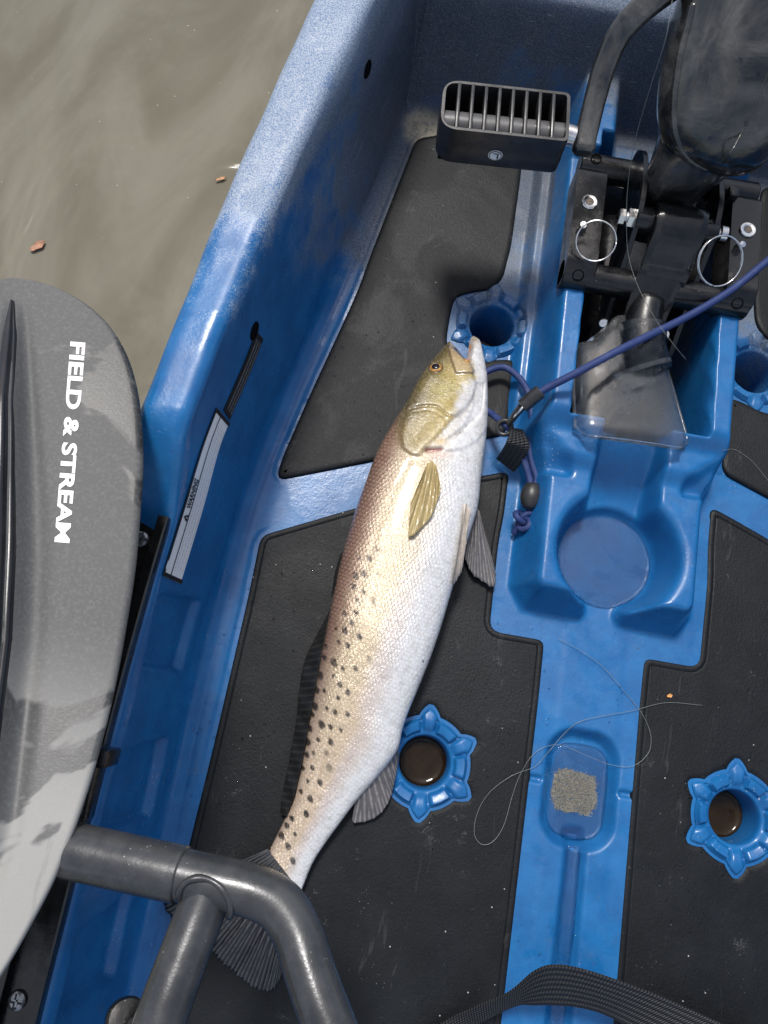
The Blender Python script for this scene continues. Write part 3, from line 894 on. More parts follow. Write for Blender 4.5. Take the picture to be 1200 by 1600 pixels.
def mat_shaded_water():
    t = NT('shaded_tea_water')
    t.set(Base_Color=t.mix(t.ramp(t.noise(40, 3), 0.3, 0.7), (0.010, 0.006, 0.002), (0.020, 0.011, 0.004)), Roughness=0.03, IOR=1.33, Normal=t.bump(t.noise(25, 2), 0.06, 0.004)); return t.m  # same water, its missing light painted as a near-black base colour
M['dark_water'] = mat_shaded_water()  # dark from painted-in shade, not a different water
for (sx_, sy_), wz, lb in zip(SCUP, (-0.022, -0.034, -0.080, -0.080), ('shade-darkened tea coloured water standing in the scupper beside the fish belly', 'shade-darkened water standing in the aft starboard scupper', 'shade-darkened water low in the scupper by the fish mouth', 'shade-darkened water low in the forward starboard scupper')):
    rows = []
    for f, dz in ((0.02, 0), (0.5, 0), (0.70, 0.0001), (0.84, 0.0006), (0.93, 0.0016), (1.0, 0.0034)):
        rows.append(np.c_[sx_ + 0.0222 * f * np.cos(t_), sy_ + 0.0222 * f * np.sin(t_), np.full(72, wz + dz)])
    V = np.array(rows).transpose(1, 0, 2)
    o = grid_np(V, 'scupper_water', M['dark_water'], None, None, True, True); tag(o, lb, 'water', kind='structure')

# --- sand in the recess: many loose grains
def mat_sand():
    t = NT('wet_sand')
    c = t.mix(t.ramp(t.noise(900, 2, 0.7), 0.35, 0.7), (0.30, 0.26, 0.19), (0.68, 0.61, 0.48))
    t.set(Base_Color=c, Roughness=0.7, Normal=t.bump(t.noise(1400, 2), 0.6, 0.001)); return t.m
M['sand'] = mat_sand()
def grains(name, n, fpos, size, mat):
    ico = np.array([(1, 0, -.7), (-1, 0, -.7), (0, 1, .7), (0, -1, .7)], float) / 1.22
    V = []; F = []
    for i in range(n):
        c = fpos()
        s_ = size * rng.uniform(0.5, 1.4)
        A = rng.normal(size=(3, 3)); q, _ = np.linalg.qr(A)
        o = len(V); V += [tuple(np.array(c) + (q @ v) * s_) for v in ico]
        F += [(o, o + 1, o + 2), (o, o + 3, o + 1), (o, o + 2, o + 3), (o + 1, o + 3, o + 2)]
    return mesh_obj(name, V, F, mat, None, False)
sand_poly = PP([(866, 1212), (876, 1203), (884, 1200), (898, 1206), (914, 1209), (929, 1217), (930, 1236), (933, 1252), (924, 1266), (917, 1275), (900, 1268), (886, 1270), (868, 1262), (860, 1240)], -0.012)
def sand_pos():
    while True:
        x, y = rng.uniform(sand_poly.min(0), sand_poly.max(0))
        d = poly_sdf(np.array([x]), np.array([y]), sand_poly)[0]
        if d < 0 or rng.random() < math.exp(-d / 0.0012) * 0.35:
            return (x, y, drop(x, y, [B_HULL]) + rng.uniform(0.0001, 0.0016 if d < -0.003 else 0.0006))
sand = grains('sand', 5200, sand_pos, 0.00075, M['sand'])
tag(sand, 'small patch of pale wet sand settled in the drain recess', 'sand', kind='stuff')

# ================================================================== FISH
def build_fish():
    fish = empty('fish', (float(P(600, 900, 0)[0]), float(P(600, 900, 0)[1]), PAD_L))
    tag(fish, 'large silvery spotted fish with golden head lying across the black deck pad', 'fish')
    dors = [(702, 533), (687, 549), (671, 567), (659, 585), (646, 607), (631, 634), (614, 661), (597, 690), (584, 718), (570, 755), (555, 798), (541, 843), (529, 890),
            (518, 943), (508, 993), (500, 1033), (490, 1090), (482, 1133), (472, 1190), (459, 1245), (447, 1275), (434, 1302), (420, 1330)]
    vent = [(741, 525), (750, 532), (755, 551), (760, 578), (762, 610), (762, 650), (760, 682), (757, 703), (752, 743), (747, 790), (735, 830), (719, 877), (706, 923),
            (690, 977), (673, 1027), (653, 1077), (638, 1113), (629, 1140), (620, 1174), (590, 1213), (558, 1250), (532, 1285), (508, 1318), (488, 1350), (470, 1394)]
    NU, NV = 560, 132
    zc_px = 0.030
    def curve(pts):
        c = catmull(pts, 12); s_ = np.r_[0, np.cumsum(np.linalg.norm(np.diff(c, axis=0), axis=1))]; s_ /= s_[-1]
        return lambda t: np.c_[np.interp(t, s_, c[:, 0]), np.interp(t, s_, c[:, 1])]
    D_, V_ = curve(dors), curve(vent)
    u = np.linspace(0, 1, NU) ** 1.08
    phi = np.linspace(0, np.pi, NV // 2 + 1)
    v = (1 - np.cos(phi)) / 2
    dp, vp = D_(u), V_(u)
    # front outline with the open mouth
    fb = np.array([(702, 533), (709, 539), (717, 547), (730, 561), (732.5, 547), (734.0, 533), (737, 526), (741, 525)])
    fv = np.array([0, 0.16, 0.36, 0.60, 0.70, 0.82, 0.92, 1.0])
    B = np.c_[np.interp(v, fv, fb[:, 0]), np.interp(v, fv, fb[:, 1])]
    B0 = dp[0][None] * (1 - v[:, None]) + vp[0][None] * v[:, None]
    px = dp[:, None, :] * (1 - v[None, :, None]) + vp[:, None, :] * v[None, :, None]
    px = px + (np.clip(1 - u / 0.075, 0, 1) ** 1.5)[:, None, None] * (B - B0)[None]
    # pixel grid -> plan position on the fish's mid plane
    T = np.interp(u, [0, .012, .03, .08, .15, .25, .4, .55, .7, .82, .92, 1.0], [.004, .0095, .0135, .0195, .0240, .0280, .0295, .0280, .0215, .0150, .0105, .0075])
    kk = np.hanning(25); kk /= kk.sum(); T = np.convolve(np.pad(T, 12, 'edge'), kk, 'valid')
    zmid = PAD_U * 0.5 + 0.002 + T * 0.93
    W = CAM + ((_d * FPX)[None, None] + (px[..., :1] - 600) * _r - (px[..., 1:] - 800) * _u) * 1.0
    dirs = W - CAM; k = (zmid[:, None, None] + (T[:, None] * np.sin(phi)[None, :] ** 0.72)[..., None] - CAM[2]) / dirs[..., 2:]; plan = CAM + dirs * k
    sphi = np.sin(phi)[None, :] ** 0.72
    Th = T[:, None] * sphi
    X, Y = px[..., 0], px[..., 1]
    # ---- relief drawn in the fish's own outline
    def sd(poly): return poly_sdf(X, Y, np.array(poly, float))
    notch = seg_dist(X, Y, [(703, 531), (717, 546), (730, 562), (732.5, 547), (733.5, 528)])
    Th = Th * (0.18 + 0.82 * np.clip(notch / 7, 0, 1) ** 0.55)
    oper = sd([(624, 677), (628, 700), (641, 711), (655, 713), (664, 701), (687, 679), (704, 658), (738, 625), (744, 600), (735, 570), (700, 540), (660, 580), (640, 620)])
    Th = Th + 0.0026 * sstep(1.5, -3.0, oper) * sstep(30, 6, -oper + 0) * 1.0
    memb = sd([(663, 702), (690, 706), (720, 703), (745, 690), (764, 665), (764, 580), (745, 585), (735, 625), (706, 655), (687, 679)])
    Th = Th + 0.0014 * sstep(1.5, -2.0, memb)
    for kx in range(4):
        ln = [(700 + 6 * kx, 690 - 5 * kx), (725 + 5 * kx, 668 - 3 * kx), (740 + 4 * kx, 640), (744 + 4 * kx, 600)]
        Th = Th - 0.0019 * np.exp(-(seg_dist(X, Y, catmull(ln, 6)) / 1.7) ** 2)
    pre = seg_dist(X, Y, catmull([(640, 640), (662, 634), (683, 635), (699, 649), (716, 651), (731, 638), (741, 615)], 6))
    Th = Th - 0.0019 * np.exp(-(pre / 1.8) ** 2)
    oper2 = seg_dist(X, Y, catmull([(644, 645), (668, 640), (690, 650), (702, 664)], 6)); Th = Th - 0.0007 * np.exp(-(oper2 / 2.0) ** 2)
    maxi = sd([(703, 533), (718, 545), (741, 580), (738, 585), (712, 584), (705, 566), (700, 545)])
    Th = Th + 0.0020 * sstep(1.2, -2.0, maxi)
    eye_d = np.hypot(X - 681, Y - 574.5)
    Th = Th - 0.0016 * np.exp(-(eye_d / 11) ** 4)
    slit = seg_dist(X, Y, [(666, 703), (690, 702)])
    Th = Th - 0.0035 * np.exp(-(slit / 2.6) ** 2)
    lat = seg_dist(X, Y, catmull([(640, 720), (600, 800), (570, 900), (545, 1000), (525, 1100), (500, 1200), (455, 1340)], 6))
    Th = Th - 0.0005 * np.exp(-(lat / 3.5) ** 2) * (u > 0.2)[:, None]
    bel = seg_dist(X, Y, catmull([(724, 905), (708, 952), (690, 1003), (660, 1070)], 6)); Th = Th - 0.0008 * np.exp(-(bel / 2.0) ** 2)
    Th = np.maximum(Th, 0)
    top = plan.copy(); top[..., 2] = zmid[:, None] + Th
    bot = plan.copy(); bot[..., 2] = np.maximum(zmid[:, None] - T[:, None] * sphi * 0.95, PAD_U + 0.0002)
    # ---- colour: back bronze, flank cream gold, belly silver white, head olive gold
    vv = np.broadcast_to(v[None, :], X.shape); uu = np.broadcast_to(u[:, None], X.shape)
    def C(c): return np.array(c, float)
    n1 = np.sin(X * .11 + 1.3 * np.sin(Y * .05)) * np.sin(Y * .083 + 2)
    vq = vv + 0.02 * n1
    bronze, gold, white = C((.19, .105, .075)), C((.555, .45, .30)), C((.70, .70, .70))
    pinkg = C((.58, .455, .37))
    def mx(a, b, t): return a * (1 - t[..., None]) + b * t[..., None]
    aft = sstep(.45, .8, uu)
    base = mx(np.broadcast_to(bronze, X.shape + (3,)), gold, sstep(.02, .36, vq + .12 * aft))
    base = mx(base, pinkg, .5 * sstep(.55, .9, uu) * sstep(.9, .3, vq))
    base = mx(base, white, sstep(.46, .78, vq + .03 * np.sin(Y * .02)))
    base = mx(base, C((.58, .50, .48)), .6 * np.exp(-((vq - .60) / .10) ** 2) * sstep(.35, .6, uu))
    head = sstep(.235, .195, uu + .02 * np.sin(X * .2))
    hc = mx(np.broadcast_to(C((.10, .075, .028)), X.shape + (3,)), C((.42, .32, .10)), sstep(.08, .48, vq))
    hc = mx(hc, C((.12, .095, .05)), sstep(.16, .0, vq) * .85)
    hline = poly_sdf(X, Y, np.array([(735, 570), (742, 590), (722, 600), (712, 622), (706, 655), (687, 679), (663, 702), (690, 712), (780, 712), (780, 520), (742, 520)], float))
    hc = mx(hc, C((.58, .58, .585)), sstep(6, -9, hline + 3 * np.sin(X * .35) * np.sin(Y * .3)))
    ol = np.exp(-(np.hypot((X - 690) / 26, (Y - 606) / 15)) ** 2); hc = mx(hc, C((.30, .25, .03)), .7 * ol); og = np.exp(-(np.hypot((X - 655) / 26, (Y - 680) / 26)) ** 2); hc = mx(hc, C((.46, .36, .17)), .55 * og)
    base = mx(base, hc, sstep(.26, .19, uu + .04 * (vq - .4) + .02 * (oper > 0)) * np.where(oper < 3, 1.0, sstep(12, 3, oper)))
    mott = np.sin(X * .9 + 2 * np.sin(Y * .31)) * np.sin(Y * .8 + 2 * np.sin(X * .27)); hmask = sstep(.24, .2, uu) * (hline > 0)
    base = mx(base, C((.10, .075, .02)), hmask * sstep(.25, .9, mott) * .35)
    base = mx(base, C((.66, .56, .30)), hmask * sstep(-.3, -.95, mott) * .25)
    base = mx(base, C((.34, .25, .13)), np.exp(-(np.hypot((X - 741) / 9, (Y - 529) / 9)) ** 2) * .8)
    base = mx(base, C((.46, .34, .19)), sstep(2, -2, maxi) * .75)
    base = mx(base, C((.10, .065, .035)), np.exp(-(np.abs(maxi) / 1.5) ** 2) * .75)
    base = mx(base, C((.14, .10, .04)), np.exp(-(pre / 1.5) ** 2) * .45)
    base = mx(base, C((.25, .17, .08)), np.exp(-(np.abs(oper) / 1.4) ** 2) * .55 * (Y > 640))
    base = mx(base, C((.62, .42, .10)), np.exp(-(np.hypot((X - 688) / 8, (Y - 690) / 5)) ** 2) * .8)
    base = mx(base, C((.24, .03, .035)), np.exp(-(slit / 2.3) ** 2))
    base = mx(base, C((.72, .50, .42)), np.exp(-(np.hypot((X - 685) / 20, (Y - 710) / 5)) ** 2) * .6)
    base = mx(base, C((.75, .33, .03)), np.exp(-(seg_dist(X, Y, [(730, 566), (733, 550), (735, 540)]) / 3.2) ** 2))
    base = mx(base, C((.03, .022, .02)), np.exp(-(seg_dist(X, Y, [(711, 544), (728, 566)]) / 2.0) ** 2) * .9)
    sp3 = [(565, 172), (530, 215), (484, 218), (505, 288), (467, 300), (570, 290), (458, 350), (504, 372), (472, 410), (553, 421), (415, 475), (467, 470), (447, 518),
           (375, 547), (417, 556), (485, 584), (387, 610), (431, 626), (327, 628), (320, 682), (365, 705), (405, 733), (466, 733), (528, 688), (364, 770), (300, 765),
           (392, 808), (320, 838), (431, 845), (386, 872), (286, 835), (276, 910), (331, 920), (370, 938), (428, 948), (266, 950), (308, 997), (349, 1007), (397, 1022),
           (252, 1015), (292, 1068), (350, 1078), (243, 1078), (270, 1130), (330, 1130), (238, 1138), (264, 1200), (343, 1198), (220, 1200), (243, 1262), (300, 1268),
           (210, 1310), (254, 1345), (235, 1415), (170, 1438), (145, 1470)]
    sp2 = [(912, 158), (957, 145), (880, 212), (922, 207), (840, 250), (900, 245), (818, 270), (915, 290), (785, 302), (860, 312)]
    spots = [(400 + a / 3, 800 + b / 3) for a, b in sp3] + [(a / 2, 1200 + b / 2) for a, b in sp2] + [(783 / 3 + 400, 700 / 3 + 800)]
    fade = {(565, 172), (570, 290), (553, 421), (528, 688), (343, 1198), (330, 1130)}
    for i, (sx, sy) in enumerate(spots):
        a = R(12); ddx, ddy = X - sx, Y - sy
        q1 = ddx * math.cos(a) - ddy * math.sin(a) * -1 * -1; q2 = ddy
        r_ = 4.3 + 1.1 * math.sin(i * 2.3) + 0.7 * math.sin(i * 5.1); r_ = r_ if i < len(spots) - 1 else 2.0
        g = np.hypot(q1 / (r_ * .85), q2 / (r_ * 1.18)) + 0.07 * np.sin(i + 3 * np.arctan2(q2, q1))
        op = 0.55 if i < len(sp3) and sp3[i] in fade else 0.93
        base = mx(base, C((.022, .018, .016)), op * sstep(1.25, .75, g))
    col = np.concatenate([base, np.ones(X.shape + (1,))], -1)
    # amount of scale relief and copper edging
    scal = sstep(.20, .25, uu + .03 * (vq - .5)) * np.where(oper < 0, 0.0, 1.0) * (1 - .45 * sstep(.62, .92, vq)) * (.82 + .18 * n1)
    copper = sstep(.30, .03, vq) * sstep(.16, .24, uu) * sstep(.75, .45, uu)
    # assemble: top sheet forward v, bottom sheet back, closed round the girth
    Vv = np.concatenate([top, bot[:, -2:0:-1]], 1); nG = Vv.shape[1]
    cc = np.concatenate([col, col[:, -2:0:-1]], 1); ss = np.concatenate([scal, scal[:, -2:0:-1]], 1); cp = np.concatenate([copper, copper[:, -2:0:-1]], 1)
    al = np.repeat((u[:, None] * 0.60), nG, 1)
    gir = np.concatenate([v, v[-2:0:-1]])[None, :] * np.linalg.norm(vp - dp, axis=1)[:, None] / 1650.0
    idx = np.arange(NU * nG).reshape(NU, nG); idx = np.hstack([idx, idx[:, :1]])
    a_, b_, c_, d__ = idx[:-1, :-1], idx[:-1, 1:], idx[1:, 1:], idx[1:, :-1]
    Q = np.stack([a_, d__, c_, b_], -1).reshape(-1, 4).tolist()
    Q.append(list(range((NU - 1) * nG, NU * nG)))
    # front lips: join top to bottom sheet
    nv = len(v)
    for j in range(nv - 1):
        t0, t1 = idx[0, j], idx[0, j + 1]
        b0 = idx[0, (nG - j) % nG]; b1 = idx[0, (nG - j - 1) % nG] if j + 1 < nv - 1 else t1
        f = [t0, t1, b1, b0]; f = [q for i_, q in enumerate(f) if q not in f[:i_]]
        if len(f) >= 3: Q.append(f)
    me = bpy.data.meshes.new('body')
    me.from_pydata(Vv.reshape(-1, 3).tolist(), [], Q); me.update()
    def fattr(name, arr, typ, prop, dim):
        at_ = me.attributes.new(name, typ, 'POINT'); at_.data.foreach_set(prop, arr.reshape(-1).astype(np.float32))
    fattr('skin', cc, 'FLOAT_COLOR', 'color', 4)
    fattr('scale_amount', ss, 'FLOAT', 'value', 1); fattr('copper', cp, 'FLOAT', 'value', 1)
    fattr('lay', np.stack([al, gir, np.zeros_like(al)], -1), 'FLOAT_VECTOR', 'vector', 3)
    b = bmesh.new(); b.from_mesh(me); bmesh.ops.recalc_face_normals(b, faces=list(b.faces)); b.to_mesh(me); b.free()
    t = NT('fish_skin')
    lay = t.attr('lay', 'Vector'); sk = t.attr('skin', 'Color'); am = t.attr('scale_amount', 'Fac'); cpn = t.attr('copper', 'Fac')
    # overlapping scales: staggered rounded cells
    sep = t.n.new('ShaderNodeSeparateXYZ'); t.l.new(lay, sep.inputs[0])
    wob = t.math('MULTIPLY', t.math('SUBTRACT', t.noise(38, 4), 0.5), 0.0075)
    L1 = t.math('DIVIDE', t.math('ADD', sep.outputs[0], wob), 0.0043); G1 = t.math('DIVIDE', t.math('ADD', sep.outputs[1], wob), 0.0037)
    row = t.math('FLOOR', L1)
    off = t.math('MULTIPLY', t.math('MODULO', row, 2.0), 0.5)
    fx = t.math('SUBTRACT', t.math('FRACT', L1), 0.0)
    fy = t.math('SUBTRACT', t.math('FRACT', t.math('ADD', G1, off)), 0.5)
    edge = t.math('ADD', fx, t.math('MULTIPLY', t.math('MULTIPLY', fy, fy), 1.7))      # scalloped rear edge
    edge = t.math('FRACT', t.math('ADD', edge, 0.0))
    hgt = t.math('MULTIPLY', edge, am)
    dark = t.math('MULTIPLY', t.ramp(edge, 0.74, 0.98), am)
    c = t.mix(t.math('MULTIPLY', dark, t.math('ADD', 0.17, t.math('MULTIPLY', cpn, 0.62))), sk, (0.07, 0.05, 0.035))
    c = t.mix(t.math('MULTIPLY', t.math('MULTIPLY', t.ramp(edge, 0.55, 0.15), cpn), 0.5), c, (0.50, 0.30, 0.20))
    c = t.mix(t.math('MULTIPLY', t.ramp(t.noise(170, 5, 0.78), 0.42, 0.68), t.math('ADD', 0.20, t.math('MULTIPLY', t.math('SUBTRACT', 1.0, am), 0.16))), c, (0.11, 0.085, 0.04))
    c = t.mix(t.math('MULTIPLY', t.ramp(t.noise(420, 3, 0.7), 0.52, 0.70), t.ramp(t.attr('skin', 'Fac'), 0.05, 0.30, 0.0, 0.28)), c, (0.82, 0.76, 0.64))  # pale flecks painted on as highlights of the scales
    bn = t.bump(hgt, 0.50, 0.0012)
    bn = t.bump(t.noise(330, 5, 0.7), 0.50, 0.0012, bn)
    bn = t.bump(t.noise(45, 4, 0.6), 0.25, 0.003, bn)
    t.set(Base_Color=c, Roughness=t.ramp(t.noise(150, 4, 0.6), 0.35, 0.7, 0.15, 0.34), Metallic=t.math('MULTIPLY', am, 0.22), Specular_IOR_Level=0.7, Normal=bn)
    t.bsdf.inputs['Subsurface Weight'].default_value = 0.05; t.bsdf.inputs['Subsurface Radius'].default_value = (0.004, 0.003, 0.002)
    t.bsdf.inputs['Coat Weight'].default_value = 0.55; t.bsdf.inputs['Coat Roughness'].default_value = 0.07
    body = link_mesh('body', me, t.m, fish, True, None)
    return fish, body
fish, fish_body = build_fish()
B_FISH = tri_bvh(fish_body)

# fish eye
def fish_eye():
    c, n_ = cast(681, 574.5, [B_FISH], -0.0012)
    iris = NT('golden_iris'); d0 = iris.noise(300, 3)
    iris.set(Base_Color=iris.mix(iris.ramp(d0, 0.35, 0.65), (0.30, 0.14, 0.03), (0.62, 0.36, 0.10)), Roughness=0.12, Coat_Weight=0.6)
    pup = simple('black_pupil', (0.008, 0.010, 0.018), 0.06, 0, 0.6, 0.1, 80, 0)
    rim = simple('eye_rim', (0.08, 0.05, 0.03), 0.3, 0, 0.5, 0.2, 200, 0.1)
    r = 0.0064
    e = MB().lathe([(r, -0.002), (r, 0.0004), (r * .92, 0.0016), (r * .7, 0.0026), (r * .4, 0.0032), (r * .05, 0.0034)], c, n_, 28).build('eye', iris.m, fish, None)
    MB().lathe([(r * .62, 0.0028), (r * .55, 0.0033), (r * .35, 0.0038), (r * .05, 0.0040)], c, n_, 24).build('pupil', pup, e, None)
    MB().torus(c + n_ * 0.0006, r * 1.05, 0.0011, n_, 30, 8).build('eyelid', rim, e, None)
fish_eye()

# fins: fans of rays between a base line and a tip line
def mat_fin(name, c0, c1, alpha=1.0, rough=0.3):
    t = NT(name)
    f = t.attr('ray', 'Fac'); w = t.attr('out', 'Fac')
    c = t.mix(t.ramp(f, 0.25, 0.8), c0, c1)
    c = t.mix(t.math('MULTIPLY', t.ramp(t.noise(160, 5, 0.75), 0.42, 0.66), 0.6), c, tuple(np.array(c0) * 0.7))
    c = t.mix(t.math('MULTIPLY', t.ramp(w, 0.15, 0.0), 0.5), c, tuple(np.minimum(1, np.array(c1) * 1.5)))
    t.set(Base_Color=c, Roughness=rough + 0.1, Coat_Weight=0.1, Normal=t.bump(t.noise(500, 3), 0.15, 0.0006))
    t.bsdf.inputs['Subsurface Weight'].default_value = 0.0
    return t.m
def fin(name, base, tip, zb, zt, rays, mat, parent, nu=None, nv=22, surf=None, thick=0.0011, curl=0.0, ragged=0.02, fork=True, seed=0, rh=0.0007):
    rg = np.random.default_rng(seed)
    nu = nu or rays * 8 + 1
    bC, tC = catmull(base, 10), catmull(tip, 10)
    def pk(c, t):
        s_ = np.r_[0, np.cumsum(np.linalg.norm(np.diff(c, axis=0), axis=1))]; s_ /= s_[-1]
        return np.c_[np.interp(t, s_, c[:, 0]), np.interp(t, s_, c[:, 1])]
    tu = np.linspace(0, 1, nu); tv = np.linspace(0, 1, nv)
    b2, t2 = pk(bC, tu), pk(tC, tu)
    ph = tu * rays
    rag = 1 - ragged * np.abs(np.sin(np.pi * ph)) - ragged * np.interp(ph, np.arange(rays + 1), rg.uniform(0, 1.2, rays + 1))
    V = np.zeros((nu, nv, 3)); rr = np.zeros((nu, nv)); oo = np.zeros((nu, nv))
    zbA = np.interp(tu, np.linspace(0, 1, len(zb)), zb); ztA = np.interp(tu, np.linspace(0, 1, len(zt)), zt)
    for j, q in enumerate(tv):
        f = q * rag
        p2 = b2 * (1 - f[:, None]) + t2 * f[:, None]
        mult = ph * (2 if (fork and q > 0.55) else 1)
        ridge = np.abs(np.cos(np.pi * ph)) ** 4
        if fork: ridge = ridge * (1 - sstep(0.45, 0.8, q)) + np.abs(np.cos(np.pi * ph * 2)) ** 3 * sstep(0.45, 0.8, q)
        for i in range(nu):
            z = zbA[i] * (1 - f[i]) + ztA[i] * f[i] + curl * math.sin(math.pi * q) + rh * ridge[i] * (1 - 0.4 * q) + 0.0012 * math.sin(ph[i] * 1.7 + 4 * q)
            if surf is not None:
                c, n_ = cast(p2[i][0], p2[i][1], surf, 0.0010 + z)
                V[i, j] = c
            else:
                V[i, j] = P(p2[i][0], p2[i][1], z)
        rr[:, j] = ridge; oo[:, j] = q
    lower = V.copy(); lower[..., 2] -= thick * (1 - 0.6 * tv)[None, :]
    full = np.concatenate([V, lower[:, ::-1]], 1)
    o = grid_np(full, name, mat, parent)
    me = o.data
    for nm, arr in (('ray', rr), ('out', oo)):
        a_ = me.attributes.new(nm, 'FLOAT', 'POINT'); a_.data.foreach_set('value', np.concatenate([arr, arr[:, ::-1]], 1).reshape(-1).astype(np.float32))
    return o
F_gold = mat_fin('gold_fin', (0.34, 0.26, 0.11), (0.44, 0.345, 0.16))
F_dark = mat_fin('dark_fin', (0.014, 0.014, 0.013), (0.028, 0.027, 0.023))
F_tail = mat_fin('tail_fin_skin', (0.012, 0.012, 0.013), (0.075, 0.077, 0.082), rough=0.16)
F_grey = mat_fin('grey_fin', (0.10, 0.095, 0.098), (0.22, 0.205, 0.20))
F_pale = mat_fin('pale_fin', (0.34, 0.29, 0.24), (0.46, 0.41, 0.36))
fin('pectoral_fin', [(663, 735), (668, 724), (676, 722), (683, 732)], [(641, 790), (637, 838), (640, 843), (654, 832), (674, 806), (687, 768)], [0.0, 0.0], [0.004, 0.003], 14, F_gold, fish, surf=[B_FISH], ragged=0.012, rh=0.00035)
fin('dorsal_fin', [(521, 940), (508, 993), (500, 1033), (490, 1090), (482, 1133), (472, 1190), (459, 1245), (447, 1275)],
    [(514, 955), (477, 1028), (467, 1077), (461, 1133), (450, 1193), (440, 1245), (437, 1272)], [0.034, 0.030, 0.022], [0.014, 0.010, 0.010], 30, F_dark, fish, ragged=0.02, fork=False)
fin('spiny_dorsal_fin', [(536, 862), (529, 890), (522, 925)], [(531, 868), (523, 895), (517, 935)], [0.036, 0.036], [0.028, 0.026], 6, F_dark, fish, fork=False)
fin('pelvic_fin', [(739, 797), (744, 792), (750, 800)], [(722, 862), (735, 893), (752, 910), (772, 921), (776, 900)], [0.024, 0.024], [0.012, 0.008], 7, F_grey, fish, ragged=0.02)
fin('pelvic_fin', [(722, 789), (729, 787), (733, 798)], [(703, 914), (706, 916), (714, 892), (724, 850)], [0.0, 0.0], [0.002, 0.002], 5, F_pale, fish, surf=[B_FISH] + DECK)
fin('anal_fin', [(622, 1168), (600, 1200), (575, 1226), (556, 1250)], [(624, 1180), (617, 1220), (607, 1256), (585, 1280), (553, 1287), (551, 1274)], [0.020, 0.018], [0.010, 0.007], 10, F_grey, fish, ragged=0.02)
fin('tail_fin', [(418, 1327), (436, 1345), (455, 1370), (472, 1396)], [(258, 1398), (256, 1420), (285, 1452), (326, 1488), (365, 1522), (400, 1548), (425, 1548), (441, 1520), (446, 1480)],
    [0.016, 0.014], [0.009, 0.007], 23, F_tail, fish, nv=40, ragged=0.012)

